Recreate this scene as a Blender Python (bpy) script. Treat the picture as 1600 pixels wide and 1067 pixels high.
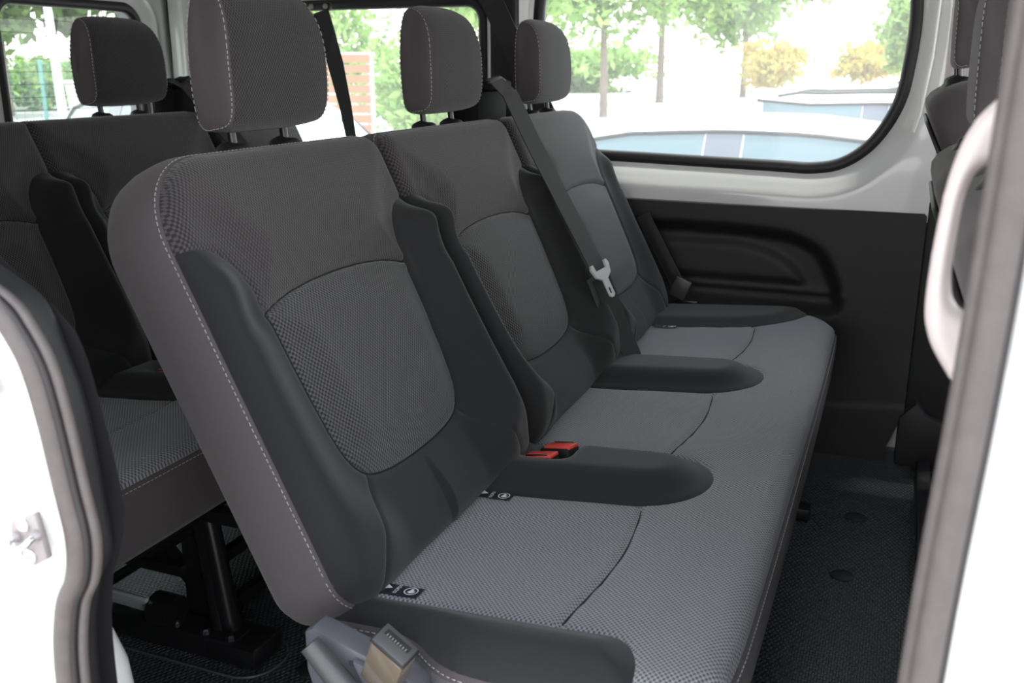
import bpy, bmesh, math, random
import numpy as np
from mathutils import Vector, Matrix
random.seed(7); R = math.radians
scene = bpy.context.scene
for o in list(bpy.data.objects): bpy.data.objects.remove(o)
col = scene.collection

# ------------------------------------------------------------------ camera, world, light, exposure
CAM_Z = 0.93                       # van floor is z = 0, x runs to the van's front, y to its far side
cd = bpy.data.cameras.new('camera'); cam = bpy.data.objects.new('camera', cd); col.objects.link(cam)
cam.location = (0, 0, CAM_Z); cam.rotation_euler = (R(90 - 15.925), 0, R(21.993))
cd.sensor_width = 36; cd.lens = 33.75; cd.clip_start = 0.02; cd.clip_end = 400
cd.dof.use_dof = True; cd.dof.focus_distance = 1.45; cd.dof.aperture_fstop = 9.0
scene.camera = cam
W = bpy.data.worlds.new('world'); scene.world = W; W.use_nodes = True
nt = W.node_tree; bg = nt.nodes['Background']
tc = nt.nodes.new('ShaderNodeTexCoord'); sx = nt.nodes.new('ShaderNodeSeparateXYZ'); rp = nt.nodes.new('ShaderNodeValToRGB')
nt.links.new(tc.outputs['Generated'], sx.inputs[0]); nt.links.new(sx.outputs['Z'], rp.inputs[0]); nt.links.new(rp.outputs[0], bg.inputs[0])
rp.color_ramp.elements[0].color = (1, .985, .96, 1); rp.color_ramp.elements[1].color = (.50, .60, .74, 1)
bg.inputs[1].default_value = 3.4
sd = bpy.data.lights.new('sun', 'SUN'); sun = bpy.data.objects.new('sun', sd); col.objects.link(sun)
sd.energy = 4.5; sd.angle = R(4); sd.color = (1, .96, .9); sun.rotation_euler = (R(-11), R(12), 0)
vs = scene.view_settings
vs.view_transform = 'Standard'; vs.look = 'None'; vs.exposure = 0.5; vs.gamma = 1; vs.use_curve_mapping = False

# ------------------------------------------------------------------ materials
def mat(name, c, rough=.6, metal=0, spec=.5, sheen=0, noise=None, bump=None, coat=0):
    m = bpy.data.materials.new(name); m.use_nodes = True; t = m.node_tree; b = t.nodes['Principled BSDF']
    b.inputs['Base Color'].default_value = (*c, 1); b.inputs['Roughness'].default_value = rough
    b.inputs['Metallic'].default_value = metal; b.inputs['Specular IOR Level'].default_value = spec
    b.inputs['Sheen Weight'].default_value = sheen; b.inputs['Coat Weight'].default_value = coat
    tcn = t.nodes.new('ShaderNodeTexCoord')
    if noise:                                    # (scale, amount)
        n = t.nodes.new('ShaderNodeTexNoise'); n.inputs['Scale'].default_value = noise[0]; n.inputs['Detail'].default_value = 4
        t.links.new(tcn.outputs['Object'], n.inputs['Vector'])
        x = t.nodes.new('ShaderNodeMix'); x.data_type = 'RGBA'
        x.inputs[6].default_value = (*[v * (1 - noise[1]) for v in c], 1); x.inputs[7].default_value = (*[min(1, v * (1 + noise[1])) for v in c], 1)
        t.links.new(n.outputs['Fac'], x.inputs[0]); t.links.new(x.outputs[2], b.inputs['Base Color'])
    if bump:
        n = t.nodes.new('ShaderNodeTexNoise'); n.inputs['Scale'].default_value = bump[0]; n.inputs['Detail'].default_value = 2
        t.links.new(tcn.outputs['Object'], n.inputs['Vector'])
        bp = t.nodes.new('ShaderNodeBump'); bp.inputs['Strength'].default_value = bump[1]; bp.inputs['Distance'].default_value = .001
        t.links.new(n.outputs['Fac'], bp.inputs['Height']); t.links.new(bp.outputs[0], b.inputs['Normal'])
    return m

def weave(name, dark, light, pu, pv, rough=.85, sheen=.25, bump=.6, bias=0.0):
    """woven fabric: staggered raised dots on a darker ground, laid out in metres along the panel (UV)"""
    m = mat(name, light, rough, sheen=sheen, spec=.25); t = m.node_tree; b = t.nodes['Principled BSDF']
    N = t.nodes.new; L = t.links.new
    uv = N('ShaderNodeUVMap'); s = N('ShaderNodeSeparateXYZ'); L(uv.outputs[0], s.inputs[0])
    def wave(out, p):
        a = N('ShaderNodeMath'); a.operation = 'MULTIPLY'; a.inputs[1].default_value = 2 * math.pi / p; L(out, a.inputs[0])
        c = N('ShaderNodeMath'); c.operation = 'SINE'; L(a.outputs[0], c.inputs[0]); return c.outputs[0]
    mu = N('ShaderNodeMath'); mu.operation = 'MULTIPLY'; L(wave(s.outputs[0], pu), mu.inputs[0]); L(wave(s.outputs[1], pv), mu.inputs[1])
    mr = N('ShaderNodeMapRange'); mr.interpolation_type = 'SMOOTHSTEP'
    mr.inputs['From Min'].default_value = -.55 + bias; mr.inputs['From Max'].default_value = .35 + bias; L(mu.outputs[0], mr.inputs['Value'])
    mx = N('ShaderNodeMix'); mx.data_type = 'RGBA'; mx.inputs[6].default_value = (*dark, 1); mx.inputs[7].default_value = (*light, 1)
    L(mr.outputs[0], mx.inputs[0])
    no = N('ShaderNodeTexNoise'); no.inputs['Scale'].default_value = 350; no.inputs['Detail'].default_value = 2; L(uv.outputs[0], no.inputs['Vector'])
    m2 = N('ShaderNodeMix'); m2.data_type = 'RGBA'; m2.blend_type = 'MULTIPLY'; m2.inputs[0].default_value = .35
    L(mx.outputs[2], m2.inputs[6]); L(no.outputs['Fac'], m2.inputs[7]); L(m2.outputs[2], b.inputs['Base Color'])
    bp = N('ShaderNodeBump'); bp.inputs['Strength'].default_value = bump; bp.inputs['Distance'].default_value = .0012
    L(mr.outputs[0], bp.inputs['Height']); L(bp.outputs[0], b.inputs['Normal'])
    return m

M = {}
M['weave_top'] = weave('ribbed_upper_fabric', (0.0265, 0.0241, 0.0249), (0.0844, 0.0762, 0.0803), .0046, .0074, bias=.12)
M['weave_mid'] = weave('honeycomb_fabric', (0.0211, 0.0220, 0.0237), (0.1098, 0.1065, 0.1106), .0056, .0066, bias=.1)
M['weave_seat'] = weave('seat_fabric', (0.0942, 0.0989, 0.1048), (0.3297, 0.3297, 0.3474), .0056, .0064, bias=.0)
M['weave_head'] = weave('headrest_fabric', (0.0102, 0.0089, 0.0096), (0.0446, 0.0389, 0.0408), .0050, .0070, bias=.1)
M['smooth'] = mat('smooth_side_fabric', (0.0835, 0.0707, 0.0741), .9, sheen=.15, spec=.2, noise=(900, .18), bump=(1600, .35))
M['bolster'] = mat('smooth_bolster_fabric', (0.0164, 0.0169, 0.0178), .8, sheen=.18, spec=.25, noise=(900, .15), bump=(1600, .3))
M['felt'] = mat('grey_felt', (0.0924, 0.0907, 0.0966), .95, sheen=.3, noise=(260, .5), bump=(500, .8))
M['thread'] = mat('pale_thread', (.42, .40, .42), .8)
M['dark_thread'] = mat('dark_piping', (.012, .012, .013), .8)
M['black_plastic'] = mat('black_plastic', (0.0118, 0.0118, 0.0126), .58, bump=(700, .2))
M['matte_black'] = mat('matte_black_plastic', (.010, .010, .011), .8, spec=.12)
M['trim_plastic'] = mat('grained_dark_trim', (0.0202, 0.0185, 0.0202), .55, noise=(40, .12), bump=(900, .35))
M['recess_plastic'] = mat('recess_trim', (0.0109, 0.0109, 0.0118), .6, bump=(900, .3))
M['grey_plastic'] = mat('grey_blue_plastic', (0.1142, 0.1142, 0.1342), .38, bump=(600, .1))
M['grey_lever'] = mat('grey_lever_plastic', (0.0580, 0.0580, 0.0605), .4, bump=(700, .2))
M['gloss_buckle'] = mat('glossy_buckle_plastic', (.15, .12, .09), .22, spec=.9, coat=.6)  # beige reflection of the ground put into the base colour
M['red'] = mat('red_release_button', (.80, .085, .065), .3)
M['belt'] = mat('belt_webbing', (0.0162, 0.0166, 0.0172), .7, sheen=.2, bump=(1200, .3))
M['black_metal'] = mat('black_painted_metal', (.010, .010, .011), .28, bump=(60, .05))
M['steel'] = mat('zinc_steel', (.30, .27, .27), .42, metal=.35)
M['rod'] = mat('bright_rod', (.62, .70, .68), .3, metal=.4)
M['tongue'] = mat('bright_belt_tongue', (.62, .63, .64), .3, metal=.15)
M['chrome'] = mat('satin_steel', (.72, .72, .73), .2, metal=1)
M['rubber'] = mat('rubber_seal', (0.0151, 0.0134, 0.0143), .5, bump=(300, .2))
M['seal'] = mat('dusty_door_seal', (0.0882, 0.0739, 0.0714), .55, noise=(90, .25), bump=(400, .3))
M['white'] = mat('white_body_paint', (.80, .80, .79), .25, coat=.5)
M['grey_white'] = mat('white_body_paint_shaded', (.66, .68, .66), .3, coat=.4)  # the body white with shade put into the colour, greyer and greenish
M['pink_white'] = mat('silver_beige_plastic', (.56, .49, .47), .4)
M['head'] = mat('headliner', (.5, .5, .48), .9)
M['asphalt'] = mat('pale_asphalt', (.42, .40, .38), .9, noise=(3, .12))
M['brick_print'] = mat('brown_timber', (.34, .17, .09), .8, noise=(4, .3))
M['bark'] = mat('tree_bark', (.20, .16, .13), .9, noise=(6, .3))
M['pole'] = mat('galvanised_pole', (.62, .65, .68), .5)
M['fence'] = mat('green_fence_wire', (.08, .25, .22), .5)
M['tyre'] = mat('tyre_rubber', (.02, .02, .02), .8)
M['label_black'] = mat('label_cloth', (.012, .014, .022), .7)
M['label_white'] = mat('label_print', (.75, .75, .8), .7)

def leaf_mat(name, c1, c2):
    m = bpy.data.materials.new(name); m.use_nodes = True; t = m.node_tree
    for n in list(t.nodes): t.nodes.remove(n)
    N = t.nodes.new; L = t.links.new
    out = N('ShaderNodeOutputMaterial'); d = N('ShaderNodeBsdfDiffuse'); tr = N('ShaderNodeBsdfTranslucent'); mx = N('ShaderNodeMixShader'); mx.inputs[0].default_value = .45
    g = N('ShaderNodeNewGeometry'); x = N('ShaderNodeMix'); x.data_type = 'RGBA'; x.inputs[6].default_value = (*c1, 1); x.inputs[7].default_value = (*c2, 1)
    L(g.outputs['Random Per Island'], x.inputs[0]); L(x.outputs[2], d.inputs[0]); L(x.outputs[2], tr.inputs[0])
    L(d.outputs[0], mx.inputs[1]); L(tr.outputs[0], mx.inputs[2]); L(mx.outputs[0], out.inputs[0]); return m
M['leaf'] = leaf_mat('green_leaves', (.16, .30, .07), (.40, .55, .20))
M['leaf_dark'] = leaf_mat('dark_leaves', (.07, .14, .045), (.20, .30, .10))
M['leaf_gold'] = leaf_mat('golden_leaves', (.55, .38, .10), (.50, .50, .16))

def glass(name, tint, refl=.08, rough=.0, veil=0):
    m = bpy.data.materials.new(name); m.use_nodes = True; t = m.node_tree
    for n in list(t.nodes): t.nodes.remove(n)
    N = t.nodes.new; L = t.links.new
    out = N('ShaderNodeOutputMaterial'); a = N('ShaderNodeBsdfTransparent'); a.inputs[0].default_value = (*tint, 1)
    b = N('ShaderNodeBsdfGlossy'); b.inputs['Roughness'].default_value = rough
    f = N('ShaderNodeFresnel'); f.inputs[0].default_value = 1.45
    mx = N('ShaderNodeMixShader'); L(f.outputs[0], mx.inputs[0]); L(a.outputs[0], mx.inputs[1]); L(b.outputs[0], mx.inputs[2])
    last = mx.outputs[0]
    if veil:                                     # haze of reflections and overexposure, mixed into the pane as a white veil
        d = N('ShaderNodeBsdfTranslucent'); d.inputs[0].default_value = (.95, .95, .95, 1); m2 = N('ShaderNodeMixShader'); m2.inputs[0].default_value = veil
        L(last, m2.inputs[1]); L(d.outputs[0], m2.inputs[2]); last = m2.outputs[0]
    L(last, out.inputs[0]); return m
M['glass'] = glass('window_glass', (.93, .97, .95), veil=.10)
M['glass_rear'] = glass('rear_window_glass', (.86, .93, .88), veil=.04)

def mat_mat(name):
    """ribbed rubber mat: rows of short raised ribs"""
    m = mat(name, (.012, .014, .016), .38, spec=.6); t = m.node_tree; b = t.nodes['Principled BSDF']; N = t.nodes.new; L = t.links.new
    tcn = N('ShaderNodeTexCoord'); s = N('ShaderNodeSeparateXYZ'); L(tcn.outputs['Object'], s.inputs[0])
    def wv(o, p):
        a = N('ShaderNodeMath'); a.operation = 'MULTIPLY'; a.inputs[1].default_value = 2 * math.pi / p; L(o, a.inputs[0])
        c = N('ShaderNodeMath'); c.operation = 'SINE'; L(a.outputs[0], c.inputs[0]); return c.outputs[0]
    mu = N('ShaderNodeMath'); mu.operation = 'MULTIPLY'; L(wv(s.outputs[0], .009), mu.inputs[0]); L(wv(s.outputs[1], .016), mu.inputs[1])
    mr = N('ShaderNodeMapRange'); mr.inputs['From Min'].default_value = -.1; mr.inputs['From Max'].default_value = .6; L(mu.outputs[0], mr.inputs['Value'])
    bp = N('ShaderNodeBump'); bp.inputs['Strength'].default_value = 1; bp.inputs['Distance'].default_value = .0015
    L(mr.outputs[0], bp.inputs['Height']); L(bp.outputs[0], b.inputs['Normal'])
    mx = N('ShaderNodeMix'); mx.data_type = 'RGBA'; mx.inputs[6].default_value = (.028, .031, .034, 1); mx.inputs[7].default_value = (.090, .100, .105, 1)
    L(mr.outputs[0], mx.inputs[0]); L(mx.outputs[2], b.inputs['Base Color']); return m
M['mat'] = mat_mat('ribbed_rubber_mat')

# ------------------------------------------------------------------ object helpers
def tag(o, label=None, cat=None, group=None, kind=None):
    if label: o['label'] = label
    if cat: o['category'] = cat
    if group: o['group'] = group
    if kind: o['kind'] = kind
    return o
def empty(name, loc=(0, 0, 0), **k):
    o = bpy.data.objects.new(name, None); o.empty_display_size = .05; col.objects.link(o); o.location = loc; return tag(o, **k)
def put(name, me, m, parent=None, smooth=True, **k):
    """link one mesh; world-space vertices are re-expressed around the parent's base"""
    o = bpy.data.objects.new(name, me); col.objects.link(o)
    if m is not None: me.materials.append(m)
    if smooth:
        me.polygons.foreach_set('use_smooth', [True] * len(me.polygons))
    if parent is not None:
        o.parent = parent
        q = parent; off = Vector((0, 0, 0))
        while q is not None: off += q.location; q = q.parent
        me.transform(Matrix.Translation(-off))
    return tag(o, **k)
def mesh(name, v, f, m, parent=None, smooth=True, uv=None, **k):
    me = bpy.data.meshes.new(name); me.from_pydata([tuple(map(float, p)) for p in v], [], f); me.update()
    if uv is not None:
        l = me.uv_layers.new(name='UVMap'); vi = np.empty(len(me.loops), dtype=np.int32); me.loops.foreach_get('vertex_index', vi)
        l.data.foreach_set('uv', np.asarray(uv, dtype=np.float32)[vi].ravel())
    return put(name, me, m, parent, smooth, **k)
def rest(o, loc):
    """move an object's origin to its base, leaving the mesh where it is"""
    o.data.transform(Matrix.Translation(-Vector(loc))); o.location = loc; return o
def sharp(me, ang=35):
    me.set_sharp_from_angle(angle=R(ang))
def bm_obj(name, bm, m, parent=None, smooth=True, ang=35, **k):
    bmesh.ops.recalc_face_normals(bm, faces=bm.faces)
    me = bpy.data.meshes.new(name); bm.to_mesh(me); bm.free(); o = put(name, me, m, parent, smooth, **k)
    if smooth: sharp(me, ang)
    return o
def add_box(bm, c, s, bev=0, rot=None, seg=2):
    r = bmesh.ops.create_cube(bm, size=1); vs_ = r['verts']
    bmesh.ops.scale(bm, vec=s, verts=vs_)
    if bev: 
        es = list({e for v in vs_ for e in v.link_edges})
        rr = bmesh.ops.bevel(bm, geom=es, offset=bev, segments=seg, affect='EDGES', profile=.5)
        vs_ = list({v for f in rr['faces'] for v in f.verts} | {v for v in vs_ if v.is_valid})
    if rot is not None: bmesh.ops.rotate(bm, cent=(0, 0, 0), matrix=rot, verts=vs_)
    bmesh.ops.translate(bm, vec=c, verts=vs_); return vs_
def box(name, c, s, m, parent=None, bev=0, rot=None, **k):
    bm = bmesh.new(); add_box(bm, c, s, bev, rot); return bm_obj(name, bm, m, parent, **k)
def tube(pts, r, n=10, closed=False, flat=None, up=None):
    """sweep: r number or list; flat = (a,b) radii of an elliptical section. returns v,f"""
    P = [Vector(p) for p in pts]; v = []; f = []; N = len(P); prev = None
    for i, p in enumerate(P):
        a = P[(i - 1) % N] if (closed or i > 0) else p; b = P[(i + 1) % N] if (closed or i < N - 1) else p
        t = (b - a).normalized()
        if up is not None: x = Vector(up).cross(t).normalized()
        else:
            if prev is None:
                x = t.orthogonal().normalized()
            else: x = (prev - t * prev.dot(t)).normalized()
        prev = x; y = t.cross(x)
        rr = r[i] if isinstance(r, (list, tuple)) else r
        ra, rb = (flat if flat else (1, 1))
        for k in range(n):
            q = 2 * math.pi * k / n; v.append(p + x * math.cos(q) * rr * ra + y * math.sin(q) * rr * rb)
    for i in range(N if closed else N - 1):
        j = (i + 1) % N
        for k in range(n):
            l = (k + 1) % n; f.append((i * n + k, i * n + l, j * n + l, j * n + k))
    if not closed: f.append(tuple(range(n))[::-1]); f.append(tuple((N - 1) * n + k for k in range(n)))
    return v, f
def tube_obj(name, pts, r, m, parent=None, **kw):
    tk = {q: kw.pop(q) for q in ('n', 'closed', 'flat', 'up') if q in kw}
    v, f = tube(pts, r, **tk); o = mesh(name, v, f, m, parent, **kw); sharp(o.data, 50); return o
def lathe(prof, c, axis=(0, 0, 1), n=20):
    """profile [(r,h)] turned about axis through c"""
    A = Vector(axis).normalized(); X = A.orthogonal().normalized(); Y = A.cross(X); v = []; f = []
    for r, h in prof:
        for k in range(n):
            q = 2 * math.pi * k / n; v.append(Vector(c) + A * h + (X * math.cos(q) + Y * math.sin(q)) * r)
    for i in range(len(prof) - 1):
        for k in range(n):
            l = (k + 1) % n; f.append((i * n + k, i * n + l, (i + 1) * n + l, (i + 1) * n + k))
    f.append(tuple(range(n))[::-1]); f.append(tuple((len(prof) - 1) * n + k for k in range(n)))
    return v, f
def lathe_obj(name, prof, c, m, parent=None, axis=(0, 0, 1), n=20, **k):
    v, f = lathe(prof, c, axis, n); o = mesh(name, v, f, m, parent, **k); sharp(o.data, 40); return o
def join_vf(parts):
    V = []; F = []
    for v, f in parts:
        b = len(V); V += list(v); F += [tuple(b + i for i in q) for q in f]
    return V, F
def ribbon(pts, wdirs, w, th):
    """flat webbing along pts, width direction per point"""
    V = []; F = []; n = len(pts)
    for i, p in enumerate(pts):
        p = Vector(p); a = Vector(pts[max(i - 1, 0)]); b = Vector(pts[min(i + 1, n - 1)]); t = (b - a).normalized()
        d = Vector(wdirs[i] if isinstance(wdirs, list) else wdirs); d = (d - t * d.dot(t)).normalized(); nn = t.cross(d)
        ww = (w[i] if isinstance(w, list) else w) / 2
        V += [p - d * ww - nn * th / 2, p + d * ww - nn * th / 2, p + d * ww + nn * th / 2, p - d * ww + nn * th / 2]
    for i in range(n - 1):
        for k in range(4):
            l = (k + 1) % 4; F.append((i * 4 + k, i * 4 + l, i * 4 + 4 + l, i * 4 + 4 + k))
    F += [(3, 2, 1, 0), tuple(4 * (n - 1) + k for k in range(4))]
    return V, F
def spline(P, closed=False, n=6):
    P = [np.array(p, float) for p in P]; N = len(P); out = []
    for i in range(N if closed else N - 1):
        if closed: a, b, c, d = P[i - 1], P[i], P[(i + 1) % N], P[(i + 2) % N]
        else: a = P[max(i - 1, 0)]; b = P[i]; c = P[i + 1]; d = P[min(i + 2, N - 1)]
        for k in range(n):
            t = k / n
            out.append(.5 * ((2 * b) + (c - a) * t + (2 * a - 5 * b + 4 * c - d) * t * t + (3 * b - a - 3 * c + d) * t ** 3))
    if not closed: out.append(P[-1])
    return [tuple(p) for p in out]
def rrect(x0, y0, x1, y1, r, n=6):
    """rounded rectangle, radii per corner: bottom-left, bottom-right, top-right, top-left"""
    if not isinstance(r, (list, tuple)): r = [r] * 4
    out = []
    for (cx, cy, a), q in zip(((x0, y0, 180), (x1, y0, 270), (x1, y1, 0), (x0, y1, 90)), r):
        sxn = 1 if cx == x0 else -1; syn = 1 if cy == y0 else -1
        for k in range(n + 1):
            t = R(a + 90 * k / n); out.append((cx + sxn * q + math.cos(t) * q, cy + syn * q + math.sin(t) * q))
    return out
def sdf_poly(poly):
    P = np.array(poly, float); A = P; B = np.roll(P, -1, 0)
    def f(x, y):
        sh = x.shape; x = x.ravel(); y = y.ravel(); out = np.empty(len(x))
        for s in range(0, len(x), 20000):
            px = x[s:s + 20000, None]; py = y[s:s + 20000, None]
            ex, ey = (B - A)[:, 0], (B - A)[:, 1]; wx = px - A[:, 0]; wy = py - A[:, 1]
            t = np.clip((wx * ex + wy * ey) / (ex * ex + ey * ey + 1e-18), 0, 1)
            d = np.sqrt(((wx - ex * t) ** 2 + (wy - ey * t) ** 2).min(1))
            c = ((A[:, 1] > py) != (B[:, 1] > py)) & (px < ex * (py - A[:, 1]) / (ey + 1e-18 * (ey == 0)) + A[:, 0])
            ins = c.sum(1) % 2 == 1
            out[s:s + 20000] = np.where(ins, -d, d)
        return out.reshape(sh)
    return f
def patch(name, region, surf, bounds, h, m, parent=None, flip=False, **k):
    """clip a fine grid to region(x,y)<0 (curved border kept exact) and lay it on surf(x,y)->(X,Y,Z)"""
    x0, x1, y0, y1 = bounds; nx = int(round((x1 - x0) / h)) + 1; ny = int(round((y1 - y0) / h)) + 1
    gx, gy = np.meshgrid(np.linspace(x0, x1, nx), np.linspace(y0, y1, ny), indexing='ij')
    D = region(gx, gy); D = np.where(np.abs(D) < h * .04, -h * .04, D)
    idx = {}; pts = []; F = []
    def vid(i, j):
        key = (i, j)
        if key not in idx: idx[key] = len(pts); pts.append((gx[i, j], gy[i, j]))
        return idx[key]
    def eid(a, b):
        key = (a, b) if a < b else (b, a)
        if key not in idx:
            p, q = key; t = D[p] / (D[p] - D[q]); idx[key] = len(pts)
            pts.append((gx[p] + (gx[q] - gx[p]) * t, gy[p] + (gy[q] - gy[p]) * t))
        return idx[key]
    neg = D < 0; cnt = neg[:-1, :-1].astype(int) + neg[1:, :-1] + neg[1:, 1:] + neg[:-1, 1:]
    for i, j in zip(*np.nonzero(cnt)):
        i = int(i); j = int(j); c = [(i, j), (i + 1, j), (i + 1, j + 1), (i, j + 1)]
        if cnt[i, j] == 4: F.append([vid(*q) for q in c]); continue
        poly = []
        for a in range(4):
            p = c[a]; q = c[(a + 1) % 4]
            if neg[p]: poly.append(vid(*p))
            if neg[p] != neg[q]: poly.append(eid(p, q))
        if len(poly) > 2: F.append(poly)
    pts = np.array(pts); X, Y, Z = surf(pts[:, 0], pts[:, 1])
    if flip: F = [q[::-1] for q in F]
    return mesh(name, np.stack([X, Y, Z], 1), F, m, parent, uv=pts, **k)
def sstep(x): x = np.clip(x, 0, 1); return x * x * (3 - 2 * x)
def dome(x): x = np.clip(x, 0, 1); return np.sqrt(np.clip(1 - (1 - x) ** 2, 0, 1))
def stitches(name, curve, surf, parent, m=None, L=.0045, gap=.0028, r=.00055, lift=.0006):
    """row of separate thread stitches along a 2-D curve, laid on a surface (sewn seam)"""
    pts = np.array(curve); seg = np.linalg.norm(np.diff(pts, axis=0), axis=1); s = np.concatenate([[0], np.cumsum(seg)])
    n = int(s[-1] / (L + gap)); parts = []
    for i in range(n):
        a = i * (L + gap); q = [a, a + L * .5, a + L]
        xs = np.interp(q, s, pts[:, 0]); ys = np.interp(q, s, pts[:, 1]); P = np.stack(surf(xs, ys, lift), 1)
        parts.append(tube([tuple(p) for p in P], r, n=4))
    V, F = join_vf(parts); return mesh(name, V, F, m or M['thread'], parent, kind='stuff')

# ------------------------------------------------------------------ the seats
B0 = np.array([-.51, 0, CAM_Z - .55]); T = np.array([-.225, 0, .46]); T /= np.linalg.norm(T); NN = np.array([T[2], 0, -T[0]])
HW = .242; TOP = .512; BOT = -.03
SEAT_DZ = 0.0
def to_world(s, t, n, yc, dx):
    s = np.asarray(s, float); t = np.asarray(t, float); n = np.asarray(n, float) + 0 * s
    return (B0[0] + dx + T[0] * t + NN[0] * n, yc + s, B0[2] + SEAT_DZ + T[2] * t + NN[2] * n)

def backrest(root, yc, dx, rad, hw=HW, label=None, out_sg=0):
    """rad: corner radii bottom-left, bottom-right, top-right, top-left"""
    out = rrect(-hw, BOT, hw, TOP, rad, 10)
    O = sdf_poly(out)
    ctr = spline([(-.160, .230), (-.163, .300), (-.163, .316), (-.10, .331), (0, .337), (.10, .331), (.163, .316), (.163, .300), (.160, .23), (.152, .15), (.138, .112), (.112, .092), (.06, .083), (0, .081), (-.06, .083), (-.112, .092), (-.138, .112), (-.152, .15)], True, 5)
    C = sdf_poly(ctr)
    half = [(.163, .318), (.168, .345), (.178, .372), (.195, .393), (.215, .404), (.26, .410)]
    low = [(-a, b) for a, b in half[::-1]] + [(-.10, .331), (0, .337), (.10, .331)] + half
    low = spline(low, False, 5); LOW = sdf_poly([(p[0], p[1]) for p in low] + [(.4, .41), (.4, -.2), (-.4, -.2), (-.4, .41)])
    def cut(s, t): a = np.abs(s); return ((a - .125) * .115 + (t - .095) * .07) / .1346
    def surf(s, t, lift=0):
        o = -O(s, t); c = C(s, t); l = -LOW(s, t)
        edge = .018 * (dome(o / .022) - 1)
        bol = sstep(c / .085) * sstep(l / .05) * (c > 0)
        side = sstep((np.abs(s) - .10) / .07)
        taper = dome(o / .040) * np.where(s * out_sg > 0, .4, 1.0)
        h = bol * (.020 + .036 * side) * taper * (1 - .5 * sstep((.06 - t) / .1))
        pad = .012 * sstep(-c / .06) * (c < 0) + .012 * sstep(-l / .07) * sstep(o / .10) * (l < 0)
        g = .0045 * np.exp(-(c / .0035) ** 2) + .003 * np.exp(-(l / .003) ** 2) + .0025 * np.exp(-(cut(s, t) / .003) ** 2) * (c > .004) * (l > .0)
        n = edge + h + pad - g + lift
        return to_world(s, t, n, yc, dx)
    # outer shell: soft side walls, top roll and back
    P = np.array(out); d = np.roll(P, -1, 0) - np.roll(P, 1, 0); d /= np.linalg.norm(d, axis=1)[:, None]; nrm = np.stack([d[:, 1], -d[:, 0]], 1)
    loops = [(-.004, -.0195), (.0005, -.0185), (.004, -.024), (.009, -.038), (.011, -.055), (.011, -.075), (.008, -.092), (0, -.104), (-.012, -.110), (-.06, -.114)]
    V = []; F = []; n = len(P)
    for off, dep in loops:
        q = P + nrm * off; X, Y, Z = to_world(q[:, 0], q[:, 1], dep, yc, dx); V += list(zip(X, Y, Z))
    for i in range(len(loops) - 1):
        for k in range(n):
            l = (k + 1) % n; F.append((i * n + k, (i + 1) * n + k, (i + 1) * n + l, i * n + l))
    F.append(tuple((len(loops) - 1) * n + k for k in range(n)))
    uv = [(0, 0)] * len(V)
    sh = mesh('backrest', V, F, M['smooth'], root, uv=uv)
    if label: sh['label'] = label
    bd = (-hw - .004, hw + .004, BOT - .004, TOP + .004)
    patch('upper_panel', lambda s, t: np.maximum(O(s, t), -LOW(s, t)), surf, bd, .0045, M['weave_top'], sh)
    patch('centre_panel', C, surf, bd, .0045, M['weave_mid'], sh)
    base = lambda s, t: np.maximum(np.maximum(O(s, t), LOW(s, t)), -C(s, t))
    patch('lower_bolster', lambda s, t: np.maximum(base(s, t), cut(s, t)), surf, bd, .0045, M['bolster'], sh)
    for sg in (-1, 1):
        patch('side_bolster', lambda s, t: np.maximum(np.maximum(base(s, t), -cut(s, t)), -sg * s), surf, bd, .0045, M['bolster'], sh)
    # stitched seam just outside the front edge
    q = P + nrm * .0035
    i0 = 12
    cl = list(q) + [q[0]]
    stitches('seam_stitching', cl, lambda a, b, lift=0: to_world(a, b, -.0225 + lift * 2, yc, dx), sh)
    # dark piping along the seams of the centre panel
    X, Y, Z = surf(np.array([p[0] for p in ctr]), np.array([p[1] for p in ctr]), .0008)
    tube_obj('panel_seam', list(zip(X, Y, Z)), .0011, M['dark_thread'], sh, n=5, closed=True)
    return sh, surf

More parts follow.
